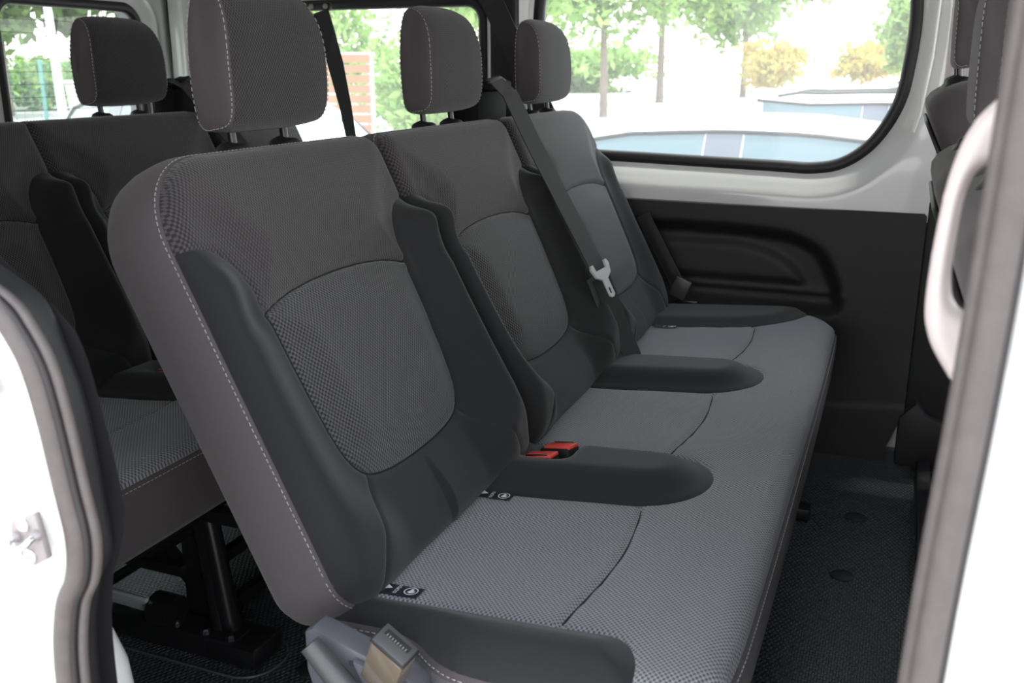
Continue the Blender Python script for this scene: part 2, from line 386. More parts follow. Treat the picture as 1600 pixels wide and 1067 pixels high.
def headrest(root, yc, dx, hz=0.0, sc=1.0, label=None):
    """pillow: woven band over front and top, plain side panels with stitched edge, two posts in sleeves"""
    hb = to_world([0], [TOP + .006], [-.050], 0, 0); HX = hb[0][0]; HZ = hb[2][0] + .028 + hz
    def head(s, t, n): return (HX + dx - .03 * np.asarray(t) + np.asarray(n) + 0 * np.asarray(s), yc + np.asarray(s) + 0., HZ + np.asarray(t) + 0 * np.asarray(s))
    prof = spline([(.010, .0), (.036, .008), (.048, .035), (.050, .10), (.046, .150), (.032, .186), (.010, .203), (-.005, .198), (-.011, .17), (-.012, .09), (-.011, .02), (-.007, .004), (.0, -.001)], True, 4)
    prof = [(a * sc, b * sc * .89) for a, b in prof]
    P = np.array(prof); n = len(P)
    def width(b):
        u = np.clip(b / (.181 * sc), 0, 1); return sc * (.102 - .020 * u ** 4 - .007 * (1 - u) ** 5)
    cy = P.mean(0)
    def loop(frac, inset):                       # frac of half width, inset of profile
        q = P + (cy - P) * inset; s = frac * width(P[:, 1]); return q, s
    V = []; F = []; UV = []; ns = 14
    arc = np.concatenate([[0], np.cumsum(np.linalg.norm(np.diff(P, axis=0), axis=1))])
    for i in range(ns + 1):
        fr = -1 + 2 * i / ns; q, s = loop(fr, .02 + .05 * abs(fr) ** 4)
        X, Y, Z = head(s, q[:, 1], q[:, 0]); V += list(zip(X, Y, Z)); UV += list(zip(s, arc))
    for i in range(ns):
        for k in range(n):
            l = (k + 1) % n; F.append((i * n + k, i * n + l, (i + 1) * n + l, (i + 1) * n + k))
    hd = mesh('headrest', V, F, M['weave_head'], root, uv=UV)
    if label: hd['label'] = label
    for sg in (-1, 1):
        V = []; F = []
        lo = [(-.0005, .065), (.002, .085), (.004, .13), (.006, .25), (.007, .5), (.0075, .8)]
        for ds, ins in lo:
            q = P + (cy - P) * ins; s = sg * (width(P[:, 1]) * (1 - ins) + width(q[:, 1]) * ins + ds)
            X, Y, Z = head(s, q[:, 1], q[:, 0]); V += list(zip(X, Y, Z))
        for i in range(len(lo) - 1):
            for k in range(n):
                l = (k + 1) % n; a = (i * n + k, (i + 1) * n + k, (i + 1) * n + l, i * n + l); F.append(a if sg < 0 else a[::-1])
        c = tuple((len(lo) - 1) * n + k for k in range(n)); F.append(c[::-1] if sg < 0 else c)
        mesh('side_panel', V, F, M['smooth'], hd)
        parts = []
        q = P + (cy - P) * .085; s = sg * (width(P[:, 1]) + .0035)
        pts = np.stack(head(s, q[:, 1], q[:, 0]), 1)
        for k in range(0, n):
            a = pts[k]; b = pts[(k + 1) % n]; L = np.linalg.norm(b - a); m_ = max(1, int(round(L / .0075)))
            for e in range(m_): parts.append(tube([tuple(a + (b - a) * (e / m_)), tuple(a + (b - a) * ((e + .6) / m_))], .0006, n=4))
        v, f = join_vf(parts); mesh('side_stitching', v, f, M['thread'], hd, kind='stuff')
    for s in (-.055, .055):
        a0 = np.stack(to_world([s], [TOP - .01], [-.050], yc, dx), 1)[0]; a1 = np.stack(head([s], [.03], [0.]), 1)[0]; a = [a0, a1]
        tube_obj('post', [tuple(p) for p in a], .0055, M['black_metal'], hd, n=12)
        c = tuple(np.stack(to_world([s], [TOP], [-.050], yc, dx), 1)[0])
        lathe_obj('post_sleeve', [(.027, .004), (.027, .008), (.024, .012), (.016, .016), (.012, .022), (.009, .023)], c, M['black_plastic'], hd, axis=tuple(T), n=20, label='black plastic post sleeve')
    return hd

CUSH = [(-.56, .80), (-.53, .805), (-.47, .803), (-.43, .790), (-.395, .765), (-.36, .750), (-.30, .745), (-.18, .745), (-.145, .752), (-.115, .775), (-.102, .82), (-.098, 1.0), (-.098, 1.5), (-.102, 2.08), (-.112, 2.18), (-.15, 2.25), (-.21, 2.292), (-.3, 2.300), (-.56, 2.300)]
def cushion(root, dx, dy, dz=0, near_y=None, px=0):
    """long seat cushion: woven top, smooth raised islands between the places, smooth end strips, skirt"""
    CU = CUSH if near_y is None else [(a, b if b > 1 else b + (near_y - .745)) for a, b in CUSH]
    poly = spline(CU, False, 6); O = sdf_poly(poly)
    def island(c, h, x1=-.200):
        return [(-.60, c - h), (-.42, c - h + .002)] + [(x1 - .105 + .105 * math.cos(R(a)) ** .8, c + (h - .006) * math.sin(R(a))) for a in range(-89, 90, 9)] + [(-.42, c + h - .002), (-.60, c + h)]
    I = [sdf_poly(island(1.232, .096)), sdf_poly(island(1.728, .100))]
    ny = (near_y or .745) - .745
    near = sdf_poly([(p[0], p[1] + ny) for p in spline([(-.62, .836), (-.50, .836), (-.34, .832), (-.24, .829), (-.212, .822), (-.195, .80), (-.187, .77), (-.185, .72)], False, 5)] + [(-.185, .3), (-.62, .3)])
    far = sdf_poly(spline([(-.62, 2.10), (-.40, 2.11), (-.28, 2.125), (-.22, 2.16), (-.18, 2.22), (-.16, 2.30)], False, 5) + [(-.16, 2.6), (-.62, 2.6)])
    def surf(x, y, lift=0):
        z = CAM_Z - .57 + dz + .07 * (x + .51)
        o = -O(x, y); z = z + .022 * (dome(o / .035) - 1)
        isl = [-i(x, y) for i in I]
        for i in isl: z = z + .026 * sstep(i / .062) - .003 * np.exp(-(i / .003) ** 2)
        for e in (near, far):
            k = -e(x, y); z = z + .014 * sstep(np.minimum(k, o) / .04) - .003 * np.exp(-(k / .003) ** 2) * (o > .006)
        seam = (x + .276 - .010 * np.sin((y - .9) * 6.3 * 2)) ; free = (isl[0] < -.005) & (isl[1] < -.005)
        z = z - .006 * np.exp(-(seam / .0045) ** 2) * free * (y < 2.125) * (y > .83)
        for c, w in ((1.0, .2), (1.48, .2), (1.96, .2)):                  # shallow seat hollows
            z = z - .010 * np.exp(-((y - c) / .14) ** 2) * sstep((x + .56) / .1) * sstep((-.20 - x) / .1)
        # pocket around the buckles
        z = z - .030 * np.exp(-(((x + .445 + px) / .036) ** 4 + ((y - 1.262) / .040) ** 4))
        return x + dx, y + dy, z + lift
    cu = None
    # skirt: falls from the outline, slightly tucked in
    P = np.array(poly); d = np.gradient(P, axis=0); d /= np.linalg.norm(d, axis=1)[:, None]; nrm = np.stack([d[:, 1], -d[:, 0]], 1)
    zt = CAM_Z - .57 + dz + .07 * (P[:, 0] + .51) - .022
    V = []; F = []; n = len(P); lo = [(-.003, .001), (0, -.001), (.0045, -.008), (.006, -.03), (.004, -.065), (-.003, -.100), (-.02, -.118), (-.06, -.122)]
    for off, dl in lo:
        for k in range(n):
            q = P[k] + nrm[k] * off; V.append((q[0] + dx, q[1] + dy, zt[k] + dl))
    for i in range(len(lo) - 1):
        for k in range(n - 1): F.append((i * n + k, (i + 1) * n + k, (i + 1) * n + k + 1, i * n + k + 1))
    F.append(tuple((len(lo) - 1) * n + k for k in range(n)))
    cu = mesh('seat_cushion', V, F, M['smooth'], root, uv=[(0, 0)] * len(V))
    # felt covered flank beside the hinge
    V = []; F = []; m_ = 34
    for off, dz_ in lo:
        for k in range(m_):
            q = P[k] + nrm[k] * (off + .0012); V.append((q[0] + dx, q[1] + dy, zt[k] + dz_ - .004))
    for i in range(len(lo) - 1):
        for k in range(m_ - 1): F.append((i * m_ + k, (i + 1) * m_ + k, (i + 1) * m_ + k + 1, i * m_ + k + 1))
    mesh('felt_flank', V, F, M['felt'], cu, label='grey felt flank')
    bd = (-.56, -.095, min(.735, (near_y or .745) - .01), 2.305); h = .0055
    nI = lambda x, y: np.minimum(I[0](x, y), I[1](x, y))
    coarse = lambda x, y: np.maximum.reduce([O(x, y), -nI(x, y), -near(x, y), -far(x, y)])
    patch('woven_seat_panel', coarse, surf, bd, h, M['weave_seat'], cu)
    for a_, b_ in ((ny + .84, 1.132), (1.338, 1.624), (1.836, 2.118)):
        yy = np.linspace(a_, b_, 24); xx = -.276 + .010 * np.sin((yy - .9) * 12.6); q3 = np.stack(surf(xx, yy, .0012), 1)
        tube_obj('cross_seam', [tuple(p) for p in q3], .0013, M['dark_thread'], cu, n=5)
    for q in I: patch('raised_divider', lambda x, y, q=q: np.maximum(O(x, y), q(x, y)), surf, bd, h, M['bolster'], cu)
    patch('end_strip', lambda x, y: np.maximum(O(x, y), near(x, y)), surf, bd, h, M['bolster'], cu)
    patch('end_strip', lambda x, y: np.maximum(O(x, y), far(x, y)), surf, bd, h, M['bolster'], cu)
    q = P + nrm * .004; lim = [tuple(a) for a in q[6:]]
    def sk(a, b, lift=0): return a + dx, b + dy, CAM_Z - .57 + dz + .07 * (a + .51) - .028 + 0 * a
    stitches('hem_stitching', lim, sk, cu, L=.005, gap=.003, r=.0006)
    return cu, surf

def isofix_label(cu, surf, x, y):
    """small black cloth tag with triangle, lettering and a round child seat sign"""
    w, h = .052, .026
    c = np.array(surf(np.array([x]), np.array([y]), .0022))[:, 0]
    xs = np.linspace(-w / 2, w / 2, 5); V = []; F = []
    ys = np.array([0, h])
    for a in xs:
        for b in ys:
            p = surf(np.array([x + a]), np.array([y + b * .9]), .0016 + (.001 if b == 0 else 0)); V.append((p[0][0], p[1][0], p[2][0]))
    for i in range(4): F.append((i * 2, i * 2 + 2, i * 2 + 3, i * 2 + 1))
    tg = mesh('cloth_tag', V, F, M['label_black'], cu, label='black cloth tag with white print')
    def lay(px, py, l=.0022): p = surf(np.array([x + px]), np.array([y + py]), l); return (p[0][0], p[1][0], p[2][0])
    # triangle
    v = [lay(-.022, .006), lay(-.022, .018), lay(-.011, .012)]
    v = [lay(-.019, .020, .0026), lay(-.020, .008, .0026), lay(-.010, .0135, .0026)]
    mesh('arrow_mark', v, [(0, 1, 2)], M['label_white'], cu, smooth=False)
    # child seat sign: ring with figure
    V = []; F = []; n = 20; cx, cy = .014, .0125
    for k in range(n):
        a = 2 * math.pi * k / n
        for r in (.0085, .0072): V.append(lay(cx + r * math.cos(a), cy + r * math.sin(a), .0026))
    for k in range(n): l = (k + 1) % n; F.append((2 * k, 2 * l, 2 * l + 1, 2 * k + 1))
    b = len(V); blob = [(-.004, -.003), (.0, -.005), (.004, -.003), (.005, .001), (.002, .001), (.002, .005), (-.001, .0055), (-.002, .001)]
    V += [lay(cx + p, cy + q, .0026) for p, q in blob]; F.append(tuple(b + i for i in range(len(blob))))
    mesh('child_seat_sign', V, F, M['label_white'], cu, smooth=False)
    # lettering
    cv = bpy.data.curves.new('letters', 'FONT'); cv.body = 'ISOFIX'; cv.size = .0065; cv.align_x = 'CENTER'; cv.align_y = 'CENTER'
    to = bpy.data.objects.new('letters', cv); col.objects.link(to)
    dg = bpy.context.evaluated_depsgraph_get(); me = bpy.data.meshes.new_from_object(to.evaluated_get(dg)); bpy.data.objects.remove(to)
    for vtx in me.vertices:
        a, b_ = vtx.co.x, vtx.co.y; vtx.co = lay(-.003 - b_, .0125 + a, .0026)
    put('lettering', me, M['label_white'], cu, smooth=False)

def buckle_pair(root, dx, dy, dz=0):
    for k, (x, y, rz) in enumerate(((-.452, 1.236, -14), (-.436, 1.280, -20))):
        rot = Matrix.Rotation(R(rz), 3, 'Z') @ Matrix.Rotation(R(-14), 3, 'Y')
        c = Vector((x + dx, y + dy - .006, .370 + dz))
        bm = bmesh.new(); add_box(bm, c, (.056, .027, .026), .004, rot)
        b = bm_obj('buckle', bm, M['black_plastic'], root, label='black belt buckle with red button')
        bm = bmesh.new(); add_box(bm, c + rot @ Vector((.004, 0, .0125)), (.050, .0225, .006), .002, rot); bm_obj('release_button', bm, M['red'], b)
        bm = bmesh.new(); add_box(bm, c + rot @ Vector((.004, .0095 if k else -.0095, .0155)), (.040, .003, .003), .001, rot); bm_obj('button_rim', bm, M['chrome'], b)

def underframe(root, dx, dy, mech):
    """black painted steel stand: side frames, cross tubes, floor feet"""
    zb = .245
    for y in ((.98, 1.98) if not mech else (1.12 - dy, 1.98)):
        y += dy
        bm = bmesh.new()
        add_box(bm, (-.33 + dx, y, zb), (.40, .03, .022), .004); bm_obj('seat_rail', bm, M['black_metal'], root)
        tube_obj('front_leg', [(-.20 + dx, y, zb), (-.17 + dx, y, .03)], .017, M['black_metal'], root, n=12)
        tube_obj('rear_leg', [(-.46 + dx, y, zb), (-.50 + dx, y, .03)], .017, M['black_metal'], root, n=12)
        tube_obj('brace', [(-.21 + dx, y + .02, .225), (-.47 + dx, y + .02, .04)], .009, M['black_metal'], root, n=8)
        box('floor_rail', (-.34 + dx, y, .014), (.46, .045, .026), M['black_metal'], root, bev=.004)
        for q in (-.16, -.5):
            lathe_obj('floor_bolt', [(.011, 0), (.011, .006), (.007, .008)], (q + dx, y, .027), M['black_metal'], root, n=6)
    for x in (-.2, -.47): tube_obj('cross_tube', [(x + dx, .90 + dy, zb + .01), (x + dx, 2.15 + dy, zb + .01)], .014, M['black_metal'], root, n=12)
    box('seat_pan', (-.32 + dx - (.06 if mech else 0), 1.53 + dy, .283), (.40, 1.44, .022), M['black_plastic'], root, bev=.008)

SEATS = ((1.036, [.05, .03, .035, .095]), (1.535, [.03, .03, .03, .03]), (2.032, [.03, .05, .075, .03]))
def bench(dx, dy, label, group, name='bench_seat', mech=False):
    root = empty(name, (-.35 + dx, 1.53 + dy, 0), label=label, cat='car seat', group=group)
    for yc, rad in SEATS:
        hw_ = HW
        if mech and yc < 1.1: rad = [.05, .01, .01, .09]; yc_ = 1.045; hw_ = .250
        elif mech and yc > 2: rad = [.03, .03, .07, .01]; yc_ = 1.955; hw_ = .172
        else: yc_ = yc
        if mech and 1.1 < yc < 2: rad = [.03, .03, .03, .01]
        backrest(root, yc_ + dy, dx, rad, hw_, out_sg=-1 if yc < 1.1 else (1 if yc > 2 else 0))
        headrest(root, {1.036: 1.054, 1.535: 1.575, 2.032: 2.089 if not mech else 1.97}[yc] + dy, dx)
    cu, surf = cushion(root, dx - (.05 if mech else 0), dy, .018 if mech else 0, .66 if mech else None, -.085 if mech else 0)
    buckle_pair(root, dx + (.048 if mech else 0), dy - (.012 if mech else 0), .028 if mech else 0); underframe(root, dx, dy, mech)
    # felt wrapped base between the backrests and the cushion at the near end
    bm = bmesh.new(); add_box(bm, (-.545 + dx, 1.53 + dy, .325), (.09, 1.44, .09), .03, Matrix.Rotation(R(-20), 3, 'Y')); bm_obj('felt_base', bm, M['felt'], root)
    # shoulder belt guide on top of the frame between two backrests
    gy = 1.80 + dy
    bm = bmesh.new(); add_box(bm, (-.80 + dx, gy, .845), (.075, .15, .09), .02); g = bm_obj('belt_guide', bm, M['matte_black'], root)
    bm = bmesh.new(); add_box(bm, (-.785 + dx, gy, .897), (.07, .12, .018), .007); bm_obj('guide_lip', bm, M['matte_black'], g)
    tube_obj('guide_slot', [(-.762 + dx, gy - .052, .902), (-.755 + dx, gy, .910), (-.762 + dx, gy + .052, .900)], .006, M['black_plastic'], g, n=8)
    return root, cu, surf

b2, cu2, surf2 = bench(0, 0, 'dark grey three-place bench seat in front, filling the open side door', None)
for x, y in ((-.480, .838), (-.480, 1.112), (-.468, 2.086)): isofix_label(cu2, surf2, x, y)

DX3, DY3 = -.78, .06
b3, cu3, surf3 = bench(DX3, DY3, 'dark rear bench seat behind the front bench, seen at left', None, mech=True)

# row one: seats in front, seen edge-on at the right
def front_seat(yc, dx, label, rad, hw=.225):
    root = empty('single_place_car_bench', (dx - .35, yc, 0), label=label, cat='car seat')
    backrest(root, yc, dx, rad, hw); headrest(root, yc, dx, .0)
    bm = bmesh.new(); add_box(bm, (dx - .32, yc, .30), (.44, .44, .13), .04); bm_obj('seat_cushion', bm, M['smooth'], root)
    bm = bmesh.new(); add_box(bm, (dx - .33, yc, .12), (.36, .40, .24), .02); bm_obj('seat_plinth', bm, M['trim_plastic'], root)
    # moulded back shell with a raised rim
    out = rrect(-hw + .02, .02, hw - .02, TOP - .03, .06, 6)
    X, Y, Z = to_world([p[0] for p in out], [p[1] for p in out], -.116, yc, dx)
    tube_obj('back_shell_rim', list(zip(X, Y, Z)), .0035, M['trim_plastic'], root, n=8, closed=True)
    V = list(zip(X, Y, Z)); mesh('back_shell', V, [tuple(range(len(V)))], M['trim_plastic'], root, smooth=False)
    return root
SEAT_DZ = .075
front_seat(2.05, .855, 'far front driver seat seen edge-on beside the far pillar', [.04, .04, .08, .08])
SEAT_DZ = .0
front_seat(1.45, .866, 'middle front passenger seat seen edge-on between two other headrests', [.04, .04, .08, .08])
front_seat(.97, .872, 'nearest front passenger seat partly hidden by the pale grab handle', [.04, .04, .08, .08])

# ------------------------------------------------------------------ near end of the front bench: recliner cover, lever, buckle
rc = empty('recliner_cover', (-.45, .75, .30), label='grey blue plastic hinge cover at near end of the front bench', cat='seat mechanism')
def plate(name, outline, y, th, m, parent, bev=.004):
    bm = bmesh.new(); vv = [bm.verts.new((p[0], y, p[1])) for p in outline]; f = bm.faces.new(vv)
    r = bmesh.ops.extrude_face_region(bm, geom=[f]); bmesh.ops.translate(bm, vec=(0, th, 0), verts=[e for e in r['geom'] if isinstance(e, bmesh.types.BMVert)])
    if bev:
        bmesh.ops.recalc_face_normals(bm, faces=bm.faces)
        es = [e for e in bm.edges if len(e.link_faces) == 2 and e.calc_face_angle(0) > .9]
        bmesh.ops.bevel(bm, geom=es, offset=bev, segments=2, affect='EDGES', profile=.5)
    return bm_obj(name, bm, m, parent)
plate('cover_plate', [(-.522, .375), (-.512, .380), (-.462, .366), (-.405, .350), (-.392, .338), (-.385, .22), (-.49, .22), (-.522, .33)], .722, .03, M['grey_plastic'], rc, .004)
plate('raised_boss', [(-.462, .360), (-.402, .345), (-.395, .27), (-.425, .27)], .714, .012, M['grey_plastic'], rc, .003)
tube_obj('lever', [(-.500, .70, .378), (-.473, .70, .350), (-.445, .70, .322), (-.42, .70, .295)], [.011, .0125, .0135, .015], M['grey_lever'], rc, n=16, flat=(1, .75), label='dark grey recline lever')
lathe_obj('lever_hub', [(.027, 0), (.027, .012), (.022, .018)], (-.412, .722, .300), M['grey_lever'], rc, axis=(0, -1, 0), n=24)
box('slot_mark', (-.462, .7205, .352), (.012, .002, .004), M['grey_lever'], rc)
bk = empty('belt_buckle', (-.385, .70, .30), label='upright belt buckle beside the near end of the bench', cat='seat belt')
rot = Matrix.Rotation(R(26), 3, 'Y') @ Matrix.Rotation(R(20), 3, 'X') @ Matrix.Rotation(R(-6), 3, 'Z')
cb = Vector((-.390, .680, .420)) - rot @ Vector((0, 0, .047))
def bb(name, c, s, m, parent, bev=.002):
    bm = bmesh.new(); add_box(bm, cb + rot @ (Vector(c) * .88), [q * .88 for q in s], bev, rot); return bm_obj(name, bm, m, parent)
body = bb('buckle_body', (0, 0, 0), (.046, .027, .085), M['gloss_buckle'], bk, .004)
bb('buckle_collar', (0, 0, .044), (.0475, .0285, .004), M['black_plastic'], body, .0015)
bb('buckle_top', (0, 0, .047), (.044, .0255, .005), M['grey_lever'], body, .0015)
bb('tongue_slot', (0, .004, .0492), (.033, .0075, .0016), M['dark_thread'], body, 0)
for i in range(8): bb('slot_tooth', (-.0125 + i * .0036, .0015, .0502), (.0012, .0025, .0012), M['steel'], body, 0)
v, f = ribbon([(-.392, .700, .340), (-.380, .705, .30), (-.372, .71, .25)], (1, 0, 0), .03, .004); mesh('buckle_strap', v, f, M['belt'], bk, smooth=False)

# ------------------------------------------------------------------ seat belts
def belt_tongue(parent, c, d, side, s=1.0):
    d = Vector(d).normalized(); sdn = Vector(side); sdn = (sdn - d * sdn.dot(d)).normalized(); n = sdn.cross(d)
    def fr(bm, outl, th, off=0):
        vv = [bm.verts.new(Vector(c) + sdn * (p[0] * s) + d * (p[1] * s) + n * off) for p in outl]; f = bm.faces.new(vv)
        r = bmesh.ops.extrude_face_region(bm, geom=[f]); bmesh.ops.translate(bm, vec=n * th, verts=[e for e in r['geom'] if isinstance(e, bmesh.types.BMVert)])
    bm = bmesh.new()
    fr(bm, [(-.030, -.004), (-.026, -.012), (-.020, -.012), (-.018, .002), (.018, .002), (.020, -.012), (.026, -.012), (.030, -.004), (.024, .014), (.010, .022), (-.010, .022), (-.024, .014)], .005, -.001)
    t = bm_obj('tongue_grip', bm, M['tongue'], parent, smooth=False, label='grey metal tongue on the belt')
    bm = bmesh.new()
    for o in ([(-.009, .02), (-.009, .056), (-.0035, .060), (-.0035, .02)], [(.0035, .02), (.0035, .060), (.009, .056), (.009, .02)], [(-.0035, .052), (-.0035, .060), (.0035, .060), (.0035, .052)], [(-.0035, .02), (-.0035, .040), (.0035, .040), (.0035, .02)]): fr(bm, o, .0025)
    bm_obj('tongue_blade', bm, M['tongue'], t, smooth=False)
    return t
bt = empty('seat_belt', (-.48, 1.76, .37), label='black belt with metal tongue hanging diagonally between middle and far backrests', cat='seat belt')
pb = [(-.775, 1.765, .905), (-.745, 1.765, .905), (-.715, 1.762, .880), (-.665, 1.757, .79), (-.60, 1.752, .680), (-.545, 1.745, .590), (-.520, 1.745, .545)]
v, f = ribbon(pb, (.30, 1, 0.1), .047, .0022); mesh('upper_webbing', v, f, M['belt'], bt, smooth=False)
pb2 = [(-.536, 1.745, .540), (-.512, 1.747, .485), (-.490, 1.75, .430), (-.470, 1.753, .385), (-.460, 1.755, .355)]
v, f = ribbon(pb2, (.30, 1, 0.1), .046, .0022); mesh('lower_webbing', v, f, M['belt'], bt, smooth=False)
v, f = ribbon([(a + .012, b + .012, c) for a, b, c in pb2], (.55, 1, 0.1), .046, .0022); mesh('lower_webbing', v, f, M['belt'], bt, smooth=False)
belt_tongue(bt, (-.520, 1.742, .560), (.23, .0, -.45), (.30, 1, .1))

wb = empty('seat_belt', (-.95, 2.33, .5), label='black belt running from the far pillar behind the far headrest', cat='seat belt')
v, f = ribbon([(-1.03, 2.345, 1.13), (-1.00, 2.34, 1.09), (-.94, 2.32, .99), (-.865, 2.29, .87), (-.80, 2.27, .76)], (1, 0, .9), .058, .0022); mesh('webbing', v, f, M['belt'], wb, smooth=False)
box('d_ring', (-1.035, 2.35, 1.115), (.06, .02, .03), M['black_plastic'], wb, bev=.006)
lathe_obj('anchor_bolt', [(.014, 0), (.014, .006), (.009, .009)], (-1.045, 2.34, 1.12), M['steel'], wb, axis=(0, -1, 0), n=12)
wl = empty('seat_belt', (-.50, 2.335, .36), label='low end of black belt with plate by the far end of the cushion', cat='seat belt')
v, f = ribbon([(-.585, 2.31, .58), (-.55, 2.325, .51), (-.518, 2.33, .45), (-.495, 2.33, .41)], (1, 0, .5), .034, .0022); mesh('webbing', v, f, M['belt'], wl)
box('anchor_sleeve', (-.487, 2.328, .400), (.042, .014, .05), M['grey_lever'], wl, bev=.004, rot=Matrix.Rotation(R(22), 3, 'Y'))
box('anchor_plate', (-.472, 2.335, .362), (.06, .012, .016), M['black_metal'], wl, bev=.003)
wr = empty('seat_belt', (-1.44, 2.34, .6), label='narrow black belt hanging across the far rear window from its pivot', cat='seat belt')
v, f = ribbon([(-1.50, 2.335, 1.075), (-1.485, 2.335, 1.03), (-1.46, 2.335, .94), (-1.435, 2.335, .83), (-1.42, 2.335, .74), (-1.40, 2.335, .6)], [(1, .3, .3)] * 2 + [(1, 1, .2)] * 4, [.048, .046, .044, .034, .028, .026], .002); mesh('webbing', v, f, M['belt'], wr, smooth=False)
box('pivot_ring', (-1.505, 2.345, 1.088), (.07, .016, .022), M['black_plastic'], wr, bev=.007)
for q in (-.022, .022): lathe_obj('ring_bolt', [(.007, 0), (.007, .004), (.004, .006)], (-1.505 + q, 2.337, 1.088), M['steel'], wr, axis=(0, -1, 0), n=10)
v, f = ribbon([(-.775 + DX3, 1.745 + DY3, .905), (-.74 + DX3, 1.75 + DY3, .895), (-.665 + DX3, 1.80 + DY3, .77), (-.60 + DX3, 1.84 + DY3, .66), (-.50 + DX3, 1.90 + DY3, .42)], (.30, 1, 0.1), .047, .0022)
w3 = empty('seat_belt', (-1.3, 1.95, .42), label='black belt coming over the top of the rear bench', cat='seat belt'); mesh('webbing', v, f, M['belt'], w3, smooth=False)

# ------------------------------------------------------------------ mechanism under the rear bench
mc = empty('folding_mechanism', (-1.05, 1.12, 0), label='black steel tilt mechanism with polished tube under the rear bench', cat='seat mechanism')
box('base_channel', (-1.15, 1.105, .022), (.46, .05, .04), M['black_metal'], mc, bev=.004)
box('foot_plate', (-.925, 1.115, .020), (.10, .075, .036), M['black_metal'], mc, bev=.006)
tube_obj('upright_post', [(-.968, 1.12, .03), (-.99, 1.12, .25)], .018, M['black_metal'], mc, n=16)
box('upright_bracket', (-1.03, 1.15, .14), (.06, .02, .26), M['black_metal'], mc, bev=.004)
prof = []
for k in range(5):
    tube_obj('ribbed_rod', [(-1.40, 1.068 + .009 * k, .100 - .0115 * k), (-1.075, 1.068 + .009 * k, .093 - .0115 * k)], .0045, M['rod'], mc, n=10, label='bright ribbed rod')
tube_obj('rod_sleeve', [(-1.078, 1.09, .068), (-1.035, 1.09, .067)], .028, M['black_metal'], mc, n=20)
box('upper_channel', (-1.23, 1.14, .118), (.36, .03, .02), M['black_metal'], mc, bev=.003)
for (a, b) in (((-1.20, 1.16, .235), (-1.03, 1.15, .07)), ((-1.0, 1.18, .245), (-.86, 1.45, .16)), ((-1.02, 1.16, .12), (-1.0, 1.9, .13)), ((-1.0, 1.15, .04), (-.99, 1.9, .04)), ((-1.10, 1.35, .26), (-.93, 1.7, .05)), ((-.96, 1.30, .05), (-1.05, 1.30, .25))):
    tube_obj('diagonal_bar', [a, b], .013, M['black_metal'], mc, n=4)
tube_obj('gas_strut', [(-1.01, 1.24, .232), (-.90, 1.43, .205)], .008, M['black_metal'], mc, n=10)
tube_obj('strut_sleeve', [(-.985, 1.275, .236), (-.955, 1.33, .229)], .0088, M['chrome'], mc, n=10)
tube_obj('red_clip', [(-1.0, 1.25, .237), (-.993, 1.263, .236)], .0105, M['red'], mc, n=10)
box('zinc_bracket', (-1.00, 1.24, .262), (.045, .03, .022), M['steel'], mc, bev=.003)
for q in (-.012, .012): lathe_obj('bolt', [(.005, 0), (.005, .005)], (-1.0 + q, 1.226, .262), M['black_metal'], mc, axis=(0, -1, 0), n=8)
for x in (-1.04, -.98, -.93): lathe_obj('bolt', [(.009, 0), (.009, .006), (.006, .009)], (x, 1.09, .042), M['black_metal'], mc, n=6)

# ------------------------------------------------------------------ the van: floor, walls, roof
def wall_patch(name, region, surf, bounds, h, m, **k):
    return patch(name, region, surf, bounds, h, m, **k)
fl = box('floor', (-.9, 1.43, -.012), (3.4, 2.1, .024), M['mat'], kind='structure')
# oval floor recess edge round the mechanism's foot
ov = rrect(-1.28, 1.055, -.855, 1.175, [.03, .055, .055, .03], 8)
tube_obj('recess_rim', [(x, y, .001) for x, y in ov], .0025, M['grey_lever'], fl, n=6, closed=True, label='worn rim of the floor recess')
for x, y in ((-.80, 1.12), (-.80, 1.62), (-.03, 1.75), (-.02, 2.02)): lathe_obj('floor_plug', [(.022, 0), (.022, .002), (.018, .004), (.006, .005)], (x, y, 0), M['black_plastic'], fl, n=20, label='round black floor plug')
box('trim_18', (-.9, 1.43, -.12), (3.5, 1.9, .16), M['tyre'], kind='structure')

# far wall, painted, two window openings
W1 = spline([(-.90, .80), (-.86, .735), (-.80, .715), (-.60, .708), (-.30, .700), (-.20, .698), (-.13, .715), (-.07, .765), (-.025, .85), (-.010, .95), (-.008, 1.05), (-.02, 1.12), (-.06, 1.15), (-.45, 1.155), (-.84, 1.155), (-.89, 1.13), (-.905, 1.05), (-.905, .90)], True, 6)
W2 = rrect(-1.70, .70, -1.058, 1.098, .05, 8)
s1 = sdf_poly(W1); s2 = sdf_poly(W2)
YW = 2.40
top_trim = CAM_Z - .322
def far_surf(x, z):
    d = np.minimum(s1(x, z), s2(x, z))
    y = YW + .028 * np.exp(-np.clip(d, 0, 1) / .022)         # metal rolls outward to the glass
    y = y - .011 * sstep((d - .004) / .05) * sstep((.80 - z) / .10)
    y = y - .008 * sstep((d - .045) / .02) + .0 * x
    return x, y, z
wl_ = patch('wall_left', lambda x, z: np.maximum(np.maximum(-s1(x, z), -s2(x, z)), np.maximum(top_trim - .02 - z, x - .062)), far_surf, (-2.0, .08, .56, 1.36), .010, M['white'], flip=False, kind='structure')
